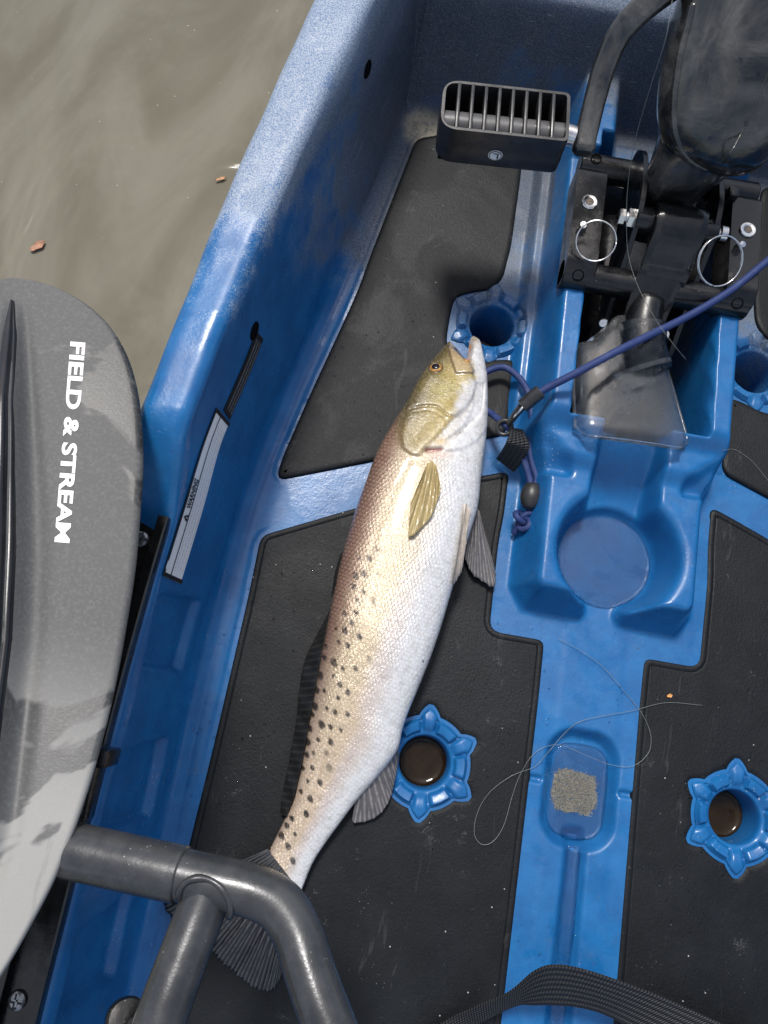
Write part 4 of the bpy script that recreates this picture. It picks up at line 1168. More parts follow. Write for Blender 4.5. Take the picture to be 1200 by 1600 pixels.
# ================================================================== PADDLE
def build_paddle():
    pad = empty('paddle', (-0.47, 0.05, 0.20))
    tag(pad, 'grey plastic paddle blade with white lettering resting on the gunwale', 'paddle')
    # blade plane: rests on the gunwale forward and on the seat tube aft
    def zpl(x, y): return 0.219 + (0.262 - 0.219) * np.clip((0.20 - y) / 0.36, -0.4, 2.2)
    def on_plane(px, py):
        v = ray(px, py); z = 0.23
        for _ in range(12):
            k = (z - CAM[2]) / v[2]; p = CAM + v * k; z = float(zpl(p[0], p[1]))
        return p
    edge_px = np.array([(26, 434), (60, 439), (95, 450), (130, 469), (165, 500), (192, 545), (208, 600), (215, 660), (216, 720), (212, 790), (204, 880), (192, 960), (176, 1050), (156, 1140), (134, 1220), (108, 1300), (76, 1380), (40, 1450), (0, 1520), (-60, 1610), (-110, 1700)], float)
    ec = catmull(edge_px, 8)
    # rows run across the blade from its spine to the edge, both halves alike
    def spx(py): return np.interp(py, [434, 700, 1000, 1300, 1700], [22, 13, 0, -35, -190])
    tt = np.r_[np.linspace(0, 1, 30) ** 2 * 0.09, np.linspace(0.09, 1, 121)[1:]]
    pys = 434.3 + tt * (1690 - 434.3)
    hws = np.array([max(0.6, np.interp(q, ec[:, 1], ec[:, 0]) - spx(q)) for q in pys])
    NC = 81; s_ = np.linspace(-1, 1, NC)
    V = np.zeros((len(pys), NC, 3)); Lw = V.copy()
    def rib_h(py): return 0.0125 * np.clip((py - 470) / 160, 0, 1) ** 0.8
    for i, q in enumerate(pys):
        for j, a in enumerate(s_):
            p = on_plane(spx(q) + a * hws[i], q)
            d_ = abs(a) * hws[i] / 2450.0
            tipf = np.clip((q - 436) / 420, 0, 1)
            wsp = 0.0040 + 0.0090 * tipf; hsp = rib_h(q)
            rib = hsp * math.exp(-(d_ / wsp) ** 4) - 0.0022 * math.exp(-((d_ - wsp * 1.6) / (wsp * 0.5)) ** 2) * min(1, hsp / 0.0125)
            dih = -0.05 * d_ - 0.7 * d_ ** 2
            ed = -0.0016 * np.clip((abs(a) - 0.965) / 0.035, 0, 1) ** 2
            V[i, j] = (p[0], p[1], p[2] + rib + dih + ed); Lw[i, j] = (p[0], p[1], p[2] + dih - 0.0042)
    loop = np.concatenate([V, Lw[:, ::-1]], 1)
    loop = np.concatenate([loop, loop[:, :1]], 1)
    t = NT('weathered_plastic_glare')
    x, y, z = t.xyz()
    nb = t.noise(8.5, 4, 0.55, None, 0.9)
    wet = t.ramp(nb, 0.49, 0.525)
    aft = t.ramp(y, 0.03, -0.10)  # lightens the aft end: glare painted into the blade colour
    dry_glare = t.mix(aft, (0.078, 0.079, 0.078), (0.30, 0.296, 0.28))
    wet_glare = t.mix(aft, (0.020, 0.021, 0.022), (0.095, 0.095, 0.094))
    c = t.mix(wet, dry_glare, wet_glare)
    c = t.mix(t.math('MULTIPLY', t.ramp(t.noise(420, 3, 0.7), 0.45, 0.7), 0.10), c, (0.4, 0.4, 0.38))
    scv = t.scale(t.co, (130, 14, 1)); scr = t.ramp(t.noise(1.0, 4, 0.6, scv), 0.64, 0.72)
    c = t.mix(t.math('MULTIPLY', scr, 0.18), c, (0.05, 0.05, 0.05))
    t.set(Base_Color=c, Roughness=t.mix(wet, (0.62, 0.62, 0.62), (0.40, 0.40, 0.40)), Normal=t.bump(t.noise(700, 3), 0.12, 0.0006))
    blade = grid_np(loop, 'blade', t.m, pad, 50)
    
    spine_m = simple('black_spine', (0.012, 0.012, 0.014), 0.18, 0, 0.6, 0.2, 40, 0.05)
    # dark glossy centre rib with two long flutes
    RV = []
    for q in np.linspace(472, 1680, 120):
        tf = np.clip((q - 436) / 420, 0, 1); hw = (8 + 24 * tf) * min(1, (q - 470) / 60 + 0.03) ** 0.5; hh = 0.0022 + rib_h(q)
        row = []
        for a in np.linspace(-1, 1, 29):
            p = on_plane(spx(q) + a * hw, q)
            prof = (hh + 0.0014) * (1 - abs(a) ** 3) - 0.0030 * math.exp(-((abs(a) - 0.52) / 0.12) ** 2) * min(1, hh / 0.012) - 0.001 * (abs(a) > 0.99)
            row.append((p[0], p[1], p[2] + prof))
        RV.append(row)
    grid_np(np.array(RV), 'centre_rib', spine_m, pad, None)
    return pad, blade, on_plane
paddle, blade, blade_pt = build_paddle()
B_BLADE = tri_bvh(blade)
# white printed lettering, running down the blade (tops of letters toward the gunwale)
def blade_text(a, b):
    y = 535 + (848 - 535) * a
    cx0 = np.interp(a, [0, 1], [110, 85]); w = np.interp(a, [0, 1], [24.0, 24.0])
    q = cast(cx0 + w * b, y + 3.0 * 0 + 2.0 * (b - .5), [B_BLADE], 0.0004)[0]
    return q
place_text('lettering', 'FIELD & STREAM', blade_text, M['white_ink'], paddle, 0.035, 1)

# ================================================================== SEAT FRAME
def build_seat():
    seat = empty('seat_frame', (-0.29, -0.12, 0.0))
    tag(seat, 'dark grey tubular metal seat frame with a bent front corner', 'seat frame')
    t = NT('grey_powder_coat')
    n1 = t.noise(40, 5, 0.65)
    c = t.mix(t.ramp(n1, 0.3, 0.7), (0.040, 0.042, 0.045), (0.075, 0.077, 0.080))
    v = t.voro(300, 'F1', 1.0)
    c = t.mix(t.math('MULTIPLY', t.math('MULTIPLY', t.ramp(v, 0.08, 0.14, 1.0, 0.0), t.ramp(t.noise(14, 4, 0.7), 0.54, 0.62)), 0.7), c, (0.5, 0.5, 0.48))
    t.set(Base_Color=c, Roughness=t.ramp(t.noise(30, 5, 0.65), 0.35, 0.68, 0.20, 0.38), Metallic=0.35, Normal=t.bump(t.noise(600, 3), 0.14, 0.0006))
    tm = t.m
    r = 0.0142
    p1 = [P(105, 1327, 0.234), P(200, 1348, 0.240), P(280, 1366, 0.243), P(345, 1380, 0.245), P(400, 1394, 0.246), P(438, 1416, 0.247), P(465, 1458, 0.250), P(485, 1520, 0.256), P(510, 1590, 0.262), P(550, 1690, 0.268), P(620, 1830, 0.27)]
    MB().tube(p1, r, 28, sub=10).build('frame_tube', tm, seat, None)
    p2 = [P(330, 1376, 0.243), P(312, 1428, 0.246), P(285, 1500, 0.252), P(256, 1580, 0.258), P(225, 1680, 0.262), P(180, 1820, 0.262)]
    MB().tube(p2, 0.0140, 28, sub=10).build('frame_tube', tm, seat, None)
    # outer sleeve and its rim
    s0, s1 = P(108, 1328, 0.2345), P(285, 1367, 0.2432)
    MB().tube([s0, s0 + (s1 - s0) * 0.5, s1], 0.01555, 32, bev=0.0008).build('sleeve', tm, seat, 40)
    # weld bead where the tubes join
    c0 = np.array(P(331, 1377, 0.2447)); mb = MB(); pts = []
    for a in np.linspace(-0.35, math.pi + 0.35, 46):
        ox, oy = 0.0150 * math.cos(a), -0.0085 + 0.0120 * math.sin(a) 
        pts.append(c0 + np.array([ox, oy - 0.16 * ox, math.sqrt(max(0.0142 ** 2 - oy * oy, 0)) - 0.0007]))
    mb.tube(pts, [0.0021 + 0.0002 * math.sin(i * 0.5) for i in range(46)], 8).build('weld_bead', tm, seat, None)
    # black mount bracket where the tube meets the track
    mb = MB()
    e = np.array(P(140, 1255, 0.175))
    mb.box(e + np.array([-0.012, 0.012, -0.004]), (0.026, 0.050, 0.026), 0.003)
    mb.box(e + np.array([0.0015, 0.030, -0.002]), (0.012, 0.012, 0.034), 0.002)
    mb.box((e[0] - 0.012, e[1] - 0.010, 0.205), (0.024, 0.034, 0.060), 0.004)
    mb.build('mount_bracket', M['black'], seat, 40)
    # round knob on the frame, low in view
    k = np.array(P(197, 1592, 0.215))
    MB().lathe([(0.002, -0.012), (0.0105, -0.012), (0.0115, -0.010), (0.0115, 0.006), (0.0100, 0.009), (0.004, 0.0098)], k, (0.25, 0.35, 0.9), 28).build('knob', M['black'], seat, 40)
    MB().tube([k + np.array([0, 0, -0.004]), k + np.array([0.022, 0.0, 0.030])], 0.005, 12).build('knob_stem', tm, seat, 40)
    return seat
build_seat()

# ================================================================== PEDAL DRIVE
M['grey_plastic'] = simple('dark_grey_plastic', (0.10, 0.10, 0.104), 0.35, 0, 0.5, 0.2, 60, 0.12)
M['housing'] = None
def mat_housing():
    t = NT('satin_black_housing')
    n1 = t.noise(19, 6, 0.70, None, 0.6)
    c = t.mix(t.ramp(n1, 0.40, 0.72), (0.012, 0.012, 0.012), (0.085, 0.082, 0.075))
    dr = t.voro(42, 'F1', 1.0)
    dm = t.math('MULTIPLY', t.ramp(dr, 0.10, 0.14, 1.0, 0.0), t.ramp(t.noise(13, 3), 0.48, 0.54))
    c = t.mix(dm, c, (0.006, 0.006, 0.007))
    ro = t.math('SUBTRACT', t.ramp(n1, 0.3, 0.7, 0.12, 0.30), t.math('MULTIPLY', dm, 0.2))
    b = t.bump(t.noise(500, 3), 0.10, 0.0005); b = t.bump(t.noise(22, 4), 0.35, 0.006, b)
    t.set(Base_Color=c, Roughness=ro, Normal=b, Specular_IOR_Level=0.7, Coat_Weight=0.25, Coat_Roughness=0.15); return t.m
M['housing'] = mat_housing()
def yz_prism(mb, poly, x0, x1, bev=0.0015):
    """profile in (y,z), extruded along x"""
    Mx = Matrix(((0, 0, 1, 0), (1, 0, 0, 0), (0, 1, 0, 0), (0, 0, 0, 1)))
    return mb.prism(poly, x0, x1, Mx, bev)
def build_drive():
    dv = empty('pedal_drive', (0, 0.48, 0.05))
    tag(dv, 'black pedal drive unit clamped over the open well of the kayak', 'pedal drive')
    bk = M['black']
    # cross tubes of the mount, hollow ends and cross holes as discs painted shade-black
    for (y, z, x0, x1, r) in ((0.5500, 0.0850, -0.0890, 0.0890, 0.0132), (0.4320, 0.0770, -0.0915, 0.0900, 0.0140)):
        tb = MB().tube([(x0, y, z), (0, y, z), (x1, y, z)], r, 32, bev=0.0012).build('mount_tube', bk, dv, 40)
        for xx in (x0 + 0.0135,) if y > 0.5 else (x0 + 0.014, x1 - 0.014):
            zz = z + r if y > 0.5 else z + r * 0.86; yy = y if y > 0.5 else y - r * 0.5
            nn = (0, -0.15, 1) if y > 0.5 else (0, -0.6, 0.8)
            MB().lathe([(0.0056, -0.004), (0.0056, 0.0010), (0.0046, 0.0012), (0.0043, 0.0002), (0.0002, 0.0001)], (xx, yy, zz - 0.0002), nn, 20).build('pin_hole_shade_disc', M['dark'], tb, 40)
    # side clamp blocks
    for sx in (-1, 1):
        mb = MB()
        yz_prism(mb, fillet_poly([(0.423, 0.062), (0.423, 0.088), (0.436, 0.0985), (0.536, 0.0985), (0.541, 0.092), (0.541, 0.062)], 0.004), sx * 0.0765 - 0.0150, sx * 0.0765 + 0.0150, 0.0012)
        if sx > 0: mb.box((0.060, 0.536, 0.090), (0.010, 0.012, 0.030), 0.002)
        cb = mb.build('clamp_block', bk, dv, 35)
        bx, by = sx * 0.0772, 0.4990
        bo = MB().lathe([(0.0080, -0.002), (0.0080, 0.0014), (0.0073, 0.0021), (0.0046, 0.0021), (0.0040, 0.0018)], (bx, by, 0.0985), (0, 0, 1), 28, False).build('bolt', M['steel'], cb, 40)
        MB().lathe([(0.0041, 0.0019), (0.0038, 0.0004), (0.0002, 0.0003)], (bx, by, 0.0985), (0, 0, 1), 6).build('hex_socket', simple('socket_shadow', (0.20, 0.17, 0.14), 0.4, 0.9, 0.5, 0.2, 300, 0.1), bo, 20)
        # quick pin with split ring
        pc = np.array(P(911, 354, 0.103)) if sx < 0 else np.array(P(1157, 384, 0.103))
        pn = MB().lathe([(0.0037, -0.006), (0.0039, 0.000), (0.0039, 0.0025), (0.0030, 0.0040), (0.0003, 0.0043)], pc, (0.1 * sx, -0.2, 0.95), 18).build('pull_pin', M['steel'], dv, 40)
        rc = np.array(P(931, 377, 0.109)) if sx < 0 else np.array(P(1124, 408, 0.110))
        Rr = 0.0182 if sx < 0 else 0.0224
        ax_ = (-0.12, -0.42, 0.9) if sx < 0 else (0.22, -0.5, 0.84)
        a0 = 1.9 if sx < 0 else -0.4
        MB().torus(rc, Rr, 0.00085, ax_, 110, 8, a0, a0 + 2 * math.pi * 1.75, 0.0030).build('split_ring', M['steel'], pn, None)
    # upright side plates
    prof = [(0.562, 0.070), (0.566, 0.102), (0.545, 0.124), (0.500, 0.132), (0.474, 0.124), (0.440, 0.085), (0.385, 0.030), (0.374, -0.02), (0.392, -0.05), (0.43, 0.02), (0.50, 0.06)]
    for x0, x1 in ((-0.0375, -0.0325), (0.0345, 0.0395)):
        yz_prism(MB(), fillet_poly(prof, 0.012), x0, x1, 0.0006).build('side_plate', bk, dv, 35)
    # pivot bolt through the arm with nuts on both ends
    yb, zb = 0.4790, 0.1120
    MB().tube([(-0.050, yb, zb), (0.0, yb, zb), (0.046, yb, zb)], 0.0052, 18, bev=0.0006).build('pivot_bolt', M['steel'], dv, 40)
    for xx, rr_, hh in ((-0.0520, 0.0075, 0.006), (-0.0440, 0.0092, 0.0075)):
        MB().lathe([(rr_ * .9, 0), (rr_, 0.0006), (rr_, hh - 0.0006), (rr_ * .86, hh)], (xx, yb, zb), (1, 0, 0), 6).build('hex_nut', M['steel'], dv, 25)
    MB().lathe([(0.0070, 0), (0.0078, 0.0006), (0.0078, 0.0062), (0.0068, 0.0070)], (0.0440, yb, zb), (1, 0, 0), 24).build('bolt_head', M['steel'], dv, 40)
    for xx in (-0.0325, 0.0285):
        MB().tube([(xx - 0.004, yb, zb), (xx + 0.004, yb, zb), (xx + 0.012, yb, zb)], 0.0125, 24, bev=0.0008).build('spacer', bk, dv, 40)
    # broad curved arm from the pivot down and aft to the leg
    rows = []
    path = [(0.494, 0.108), (0.492, 0.126), (0.476, 0.1325), (0.458, 0.124), (0.442, 0.105), (0.420, 0.086), (0.395, 0.066), (0.370, 0.046), (0.350, 0.020)]
    pc = catmull(path, 8)
    for i, (yy, zz) in enumerate(pc):
        f = i / (len(pc) - 1); w = np.interp(f, [0, 0.2, 0.5, 1], [0.0235, 0.0235, 0.0225, 0.0165]); cx = np.interp(f, [0, 0.35, 1], [0.0035, 0.0025, -0.010])
        rows.append([(cx + a * w, yy, zz - 0.0016 * (abs(a) > 0.93)) for a in np.r_[-1, np.linspace(-0.95, 0.95, 15), 1]])
    top = np.array(rows); tg = np.gradient(top[:, 8, 1:], axis=0); tg /= np.linalg.norm(tg, axis=1)[:, None]
    low = top.copy(); low[..., 1] += tg[:, 1][:, None] * 0.020; low[..., 2] -= np.abs(tg[:, 0])[:, None] * 0.020 + 0.004
    loop = np.concatenate([top, low[:, ::-1], top[:, :1]], 1)
    grid_np(loop, 'lift_arm', bk, dv, 45)
    # the leg going down through the well
    mb = MB(); mb.tube([P(1012, 470, 0.074), P(1004, 505, 0.070), P(1002, 545, 0.064), P(1000, 575, 0.050), (-0.012, 0.335, 0.0), (-0.012, 0.33, -0.16)], [0.0165, 0.018, 0.019, 0.019, 0.020, 0.020], 24, sub=6)
    mb.build('drive_leg', bk, dv, None)
    mb = MB(); mb.box((0.0, 0.505, -0.085), (0.075, 0.15, 0.16), 0.014, None, 3); mb.box((0.0, 0.37, -0.125), (0.075, 0.14, 0.05), 0.012, None, 3); mb.build('lower_body', M['black'], dv, 40)
    for xx, px_, py_ in ((-0.038, 943, 505), (0.036, 1036, 522)):
        c = np.array(P(px_, py_, 0.062)); MB().lathe([(0.0042, -0.004), (0.0046, 0), (0.0046, 0.004), (0.0036, 0.005), (0.0003, 0.005)], c, (0.3 * np.sign(xx), -0.5, 0.8), 16).build('cap_screw', M['steel'], dv, 40)
    # neck and housing: lofted ovals
    def loft(name, secs, mat, n=48, angle=None, sub=8):
        S = catmull(np.array(secs, float), sub)          # cx, cy, cz, rx, rd, lean
        V = []
        for (cx, cy, cz, rx, rd, le) in S:
            ax_ = np.array([0, math.cos(le), -math.sin(le)])   # oval depth axis
            row = []
            for t in np.linspace(0, 2 * math.pi, n, endpoint=False):
                c_, s_ = math.cos(t), math.sin(t); e = 0.92
                row.append(np.array([cx, cy, cz]) + np.array([1, 0, 0]) * rx * np.sign(c_) * abs(c_) ** e + ax_ * rd * np.sign(s_) * abs(s_) ** e)
            V.append(row)
        V = np.array(V).transpose(1, 0, 2)
        return grid_np(V, name, mat, dv, angle, True, True)
    loft('neck', [(-0.004, 0.520, 0.045, 0.026, 0.022, 0.35), (-0.006, 0.520, 0.090, 0.027, 0.023, 0.35), (-0.006, 0.516, 0.118, 0.0285, 0.024, 0.4), (-0.003, 0.516, 0.142, 0.033, 0.028, 0.5), (0.003, 0.524, 0.170, 0.042, 0.033, 0.55), (0.004, 0.54, 0.19, 0.043, 0.034, 0.55)], M['housing'])
    hs = loft('housing', [(0.014, 0.506, 0.157, 0.003, 0.002, 0.5), (0.013, 0.5065, 0.158, 0.020, 0.011, 0.5), (0.011, 0.511, 0.163, 0.037, 0.022, 0.5), (0.008, 0.521, 0.173, 0.049, 0.034, 0.52), (0.006, 0.540, 0.190, 0.0565, 0.042, 0.55), (0.004, 0.568, 0.214, 0.0590, 0.046, 0.6),
                     (0.003, 0.605, 0.243, 0.0585, 0.047, 0.62), (0.003, 0.648, 0.277, 0.057, 0.047, 0.62), (0.003, 0.700, 0.315, 0.052, 0.045, 0.62), (0.003, 0.745, 0.345, 0.030, 0.025, 0.62), (0.003, 0.752, 0.350, 0.002, 0.002, 0.62)], M['housing'])
    # raised rib and parting seam on the housing
    B_H = tri_bvh(hs)
    pts = [cast(a, b, [B_H], -0.0002)[0] for a, b in [(1100, 272), (1130, 255), (1160, 205), (1185, 150), (1205, 100), (1222, 50), (1236, 0)]]
    MB().tube(pts, 0.0009, 8, sub=6).build('housing_seam', M['housing'], dv, None)
    pts = [cast(a, b, [B_H], -0.0016)[0] for a, b in [(1082, 5), (1074, 40), (1062, 90), (1055, 140), (1052, 190), (1060, 228), (1080, 255), (1105, 268)]]
    MB().tube(pts, [0.0038, 0.004, 0.004, 0.004, 0.0036, 0.003], 12, sub=6).build('housing_rib', M['housing'], dv, None)
    # crank arm
    path = [P(911, 240, 0.1665), P(914, 218, 0.170), P(921, 190, 0.176), P(931, 150, 0.186), P(944, 105, 0.199), P(963, 62, 0.214), P(993, 24, 0.230), P(1035, -12, 0.243), P(1085, -45, 0.252), P(1150, -80, 0.262)]
    pc = catmull(path, 8); tg = np.gradient(pc, axis=0); tg /= np.linalg.norm(tg, axis=1)[:, None]
    V = []
    for i, c in enumerate(pc):
        f = i / (len(pc) - 1)
        sd_ = np.cross(tg[i], [0, -0.5, 0.87]); sd_ /= np.linalg.norm(sd_); up = np.cross(sd_, tg[i])
        w = np.interp(f, [0, 0.03, 0.3, 0.7, 1], [0.0075, 0.0096, 0.0092, 0.0108, 0.012]); h = np.interp(f, [0, 0.03, 1], [0.006, 0.0085, 0.0095])
        row = []
        for t in np.linspace(0, 2 * math.pi, 28, endpoint=False):
            c_, s_ = math.cos(t), math.sin(t); row.append(c + sd_ * w * np.sign(c_) * abs(c_) ** 0.6 + up * h * np.sign(s_) * abs(s_) ** 0.6)
        V.append(row)
    V = np.array(V).transpose(1, 0, 2); ca = grid_np(V, 'crank_arm', M['housing'], dv, 50, False, True)
    mesh_obj('crank_end', [tuple(v) for v in V[:, 0]], [tuple(range(V.shape[0]))], M['housing'], ca, False)
    # pedal: rounded open frame, seven ribs, inner barrel, round L badge
    c0 = (np.array(P(690, 150, 0.180)) + np.array(P(890, 163, 0.180)) + np.array(P(685, 205, 0.180)) + np.array(P(888, 215, 0.180))) / 4
    c0 = c0 + np.array([0, 0.0065, 0.001]); yaw = math.atan2(0.009, 0.111); tl = R(2)
    Mp = Matrix.Translation(Vector(c0)) @ Matrix.Rotation(yaw, 4, 'Z') @ Matrix.Rotation(tl, 4, 'X')
    Lh, Dh, Ht = 0.0560, 0.0250, 0.0420
    out = fillet_poly([(-Lh, -Dh), (Lh, -Dh), (Lh, Dh), (-Lh, Dh)], [0.016, 0.006, 0.006, 0.016], 8)
    inn = fillet_poly([(-Lh + 0.0030, -Dh + 0.0030), (Lh - 0.0030, -Dh + 0.0030), (Lh - 0.0030, Dh - 0.0030), (-Lh + 0.0030, Dh - 0.0030)], [0.010, 0.004, 0.004, 0.010], 8)
    N = len(out); rings = []
    for f, z in ((0.965, -Ht), (0.99, -Ht + 0.002), (1.0, -Ht * 0.62), (0.985, -Ht * 0.58), (0.985, -Ht * 0.40), (0.985, -0.0020), (0.975, 0.0)):
        rings.append(np.c_[out * np.array([1 - (1 - f) * 0.4, f]), np.full(N, z)])
    for z in (0.0, -0.0012, -Ht): rings.append(np.c_[inn * (1.0 if z < 0 else 0.995), np.full(N, z)])
    V = np.array([[Mp @ Vector(p) for p in r_] for r_ in rings]).transpose(1, 0, 2)
    V = np.concatenate([V, V[:, :1]], 1)
    pdl = grid_np(V, 'pedal', M['rubber'], dv, 40, False, True)
    for k in range(8):
        xx = -Lh + 0.0030 + (2 * Lh - 0.006) * (k + 1) / 9
        mb = MB(); mb.box((xx, 0, -0.0070), (0.0030, 2 * Dh - 0.0035, 0.0140), 0.0008); mb.V = [Mp @ Vector(v) for v in mb.V]; mb.build('pedal_rib', M['rubber'], pdl, 40)
    mb = MB(); mb.tube([(-Lh + 0.004, -0.006, -0.0180), (0, -0.006, -0.0180), (Lh - 0.003, -0.006, -0.0180)], 0.0115, 20); mb.V = [Mp @ Vector(v) for v in mb.V]; mb.build('pedal_barrel', M['grey_plastic'], pdl, 40)
    mb = MB(); mb.box((0, 0, -Ht + 0.001), (2 * Lh - 0.006, 2 * Dh - 0.005, 0.0015), 0.0004); mb.V = [Mp @ Vector(v) for v in mb.V]; mb.build('pedal_floor', M['dark'], pdl, 40)
    s0 = np.array(Mp @ Vector((Lh - 0.002, -0.006, -0.0130))); s1 = np.array(P(912, 216, 0.1690)); s1[2] = s0[2]
    MB().tube([s0, (s0 + s1) / 2, s1], 0.0088, 20, bev=0.0005).build('pedal_spindle', M['steel'], dv, 40)
    # badge on the aft face of the pedal: white disc, dark ring and an upturned L
    def on_aft(a, b, off): return Mp @ Vector((a, -Dh * 1.0 - off, b))
    ca_, cb_ = -0.0030, -0.0255
    def disc(r0, off, name, mat, par):
        n = 28; return mesh_obj(name, [on_aft(ca_ + r0 * math.cos(2 * math.pi * j / n), cb_ + r0 * math.sin(2 * math.pi * j / n), off) for j in range(n)], [tuple(range(n))], mat, par, False)
    bd = disc(0.0064, 0.0003, 'badge', M['white_ink'], pdl)
    disc(0.0056, 0.0006, 'badge_ring', M['ink'], bd); disc(0.0049, 0.0009, 'badge_face', M['white_ink'], bd)
    Ls = [(0.0012, -0.0026), (0.0021, -0.0026), (0.0021, 0.0026), (-0.0016, 0.0026), (-0.0016, 0.0017), (0.0012, 0.0017)]
    mesh_obj('badge_letter', [on_aft(ca_ + a * 1.3, cb_ + b * 1.3, 0.0012) for a, b in Ls], [(0, 1, 2, 5), (2, 3, 4, 5)], M['ink'], bd, False)
    # clear splash guard: thin tapered cover with a collar round the leg
    NUg, NVg = 30, 26
    c00, c01, c10, c11 = P(899, 532, 0.066), P(1042, 548, 0.066), P(904, 676, 0.0800), P(1087, 701, 0.0800)
    top = np.zeros((NUg, NVg, 3))
    for i, a in enumerate(np.linspace(0, 1, NUg)):
        for j, b in enumerate(np.linspace(0, 1, NVg)):
            p = (c00 * (1 - b) + c01 * b) * (1 - a) + (c10 * (1 - b) + c11 * b) * a
            e = min(1, min(b, 1 - b) / 0.10); ea = min(1, (1 - a) / 0.10); ef = min(1, a / 0.12)
            p = p.copy()
            rc_ = (1 - e) * (1 - ea); p[0] += (0.5 - b) * 0.016 * rc_; p[1] += 0.006 * rc_
            p[2] += 0.009 * (1 - abs(2 * b - 1) ** 2.6) * (1 - 0.55 * a) - 0.010 * (1 - e) ** 2 - 0.007 * (1 - ea) ** 2 - 0.004 * (1 - ef) ** 2
            p[1] += 0.030 * math.exp(-((b - 0.52) / 0.24) ** 4) * (1 - a) ** 4
            top[i, j] = p
    low = top.copy(); low[..., 2] -= 0.0026
    rim = np.concatenate([top, low[:, ::-1], top[:, :1]], 1)
    g = grid_np(rim, 'splash_guard', M['clear'], dv, 60); recalc(g)
    edge_pts = np.concatenate([top[4:, 0], top[-1, 1:-1], top[4:, -1][::-1]])
    MB().tube(edge_pts[::2], 0.0017, 10).build('guard_rim', M['clear'], g, None)
    ca0, ca1, ca2 = np.array(P(1003, 508, 0.0735)), np.array(P(1002, 545, 0.0690)), np.array(P(1004, 578, 0.0640))
    MB().tube([ca0, ca1, ca2, ca2 + (ca1 - ca2) * 0.02, ca1 - np.array([0, 0, 0.0004]), ca0], [0.0225, 0.0235, 0.0265, 0.0245, 0.0215, 0.0205], 36, caps=False).build('guard_collar', M['frost'], g, None)
    MB().tube([P(1002, 573, 0.0800), P(1004, 580, 0.0790)], 0.0268, 36, caps=False).build('guard_lip', M['clear'], g, None)
    return dv
drive = build_drive()

# ================================================================== BUNGEE LEASH
def mat_cord():
    t = NT('blue_braided_cord')
    w = t.n.new('ShaderNodeTexWave'); w.inputs['Scale'].default_value = 260; w.inputs['Distortion'].default_value = 2.5; w.bands_direction = 'DIAGONAL'
    t.l.new(t.co, w.inputs['Vector'])
    c = t.mix(t.ramp(w.outputs['Fac'], 0.2, 0.8), (0.010, 0.022, 0.095), (0.022, 0.050, 0.18))
    c = t.mix(t.math('MULTIPLY', t.ramp(t.noise(60, 5, 0.7), 0.5, 0.7), 0.3), c, (0.10, 0.12, 0.22))
    t.set(Base_Color=c, Roughness=0.6, Normal=t.bump(w.outputs['Fac'], 0.4, 0.0006)); return t.m
def mat_web(name, sc=(900, 900, 900)):
    t = NT(name)
    uv = t.attr('weave', 'Vector')
    sx = t.n.new('ShaderNodeSeparateXYZ'); t.l.new(uv, sx.inputs[0])
    a = t.math('SINE', t.math('MULTIPLY', t.math('ADD', sx.outputs[0], t.math('MULTIPLY', sx.outputs[1], 0.35)), 2400.0))
    b = t.math('SINE', t.math('MULTIPLY', sx.outputs[1], 1500.0))
    h = t.math('ADD', t.math('MULTIPLY', a, 0.5), t.math('MULTIPLY', b, 0.5))
    c = t.mix(t.ramp(h, -0.6, 0.8), (0.007, 0.007, 0.0075), (0.040, 0.040, 0.041))
    v = t.voro(320, 'F1', 1.0)
    c = t.mix(t.math('MULTIPLY', t.ramp(v, 0.05, 0.10, 1.0, 0.0), t.ramp(t.noise(60, 4, 0.7), 0.56, 0.64)), c, (0.35, 0.34, 0.32))
    t.set(Base_Color=c, Roughness=0.55, Normal=t.bump(h, 0.8, 0.0012)); return t.m
M['cord'] = mat_cord(); M['web'] = mat_web('black_woven_webbing')
def ribbon(name, ea, eb, thick, mat, parent=None, n=10, m=14):
    A, Bq = catmull(ea, n), catmull(eb, n)
    sA = np.r_[0, np.cumsum(np.linalg.norm(np.diff((A + Bq) / 2, axis=0), axis=1))]
    V = np.zeros((len(A), m, 3)); wv = np.zeros((len(A), m, 3))
    for j, f in enumerate(np.linspace(0, 1, m)):
        V[:, j] = A * (1 - f) + Bq * f; wv[:, j, 0] = sA; wv[:, j, 1] = f * np.linalg.norm(A - Bq, axis=1).mean()
    du = np.gradient(V, axis=0); dvv = np.gradient(V, axis=1); nn = np.cross(du, dvv); nn /= np.linalg.norm(nn, axis=2)[..., None] + 1e-9
    lo = V - nn * thick * np.sign(nn[..., 2:].mean() + 1e-9)
    full = np.concatenate([V, lo[:, ::-1], V[:, :1]], 1); wf = np.concatenate([wv, wv[:, ::-1], wv[:, :1]], 1)
    o = grid_np(full, name, mat, parent, 50)
    a_ = o.data.attributes.new('weave', 'FLOAT_VECTOR', 'POINT'); a_.data.foreach_set('vector', wf.reshape(-1).astype(np.float32))
    return o
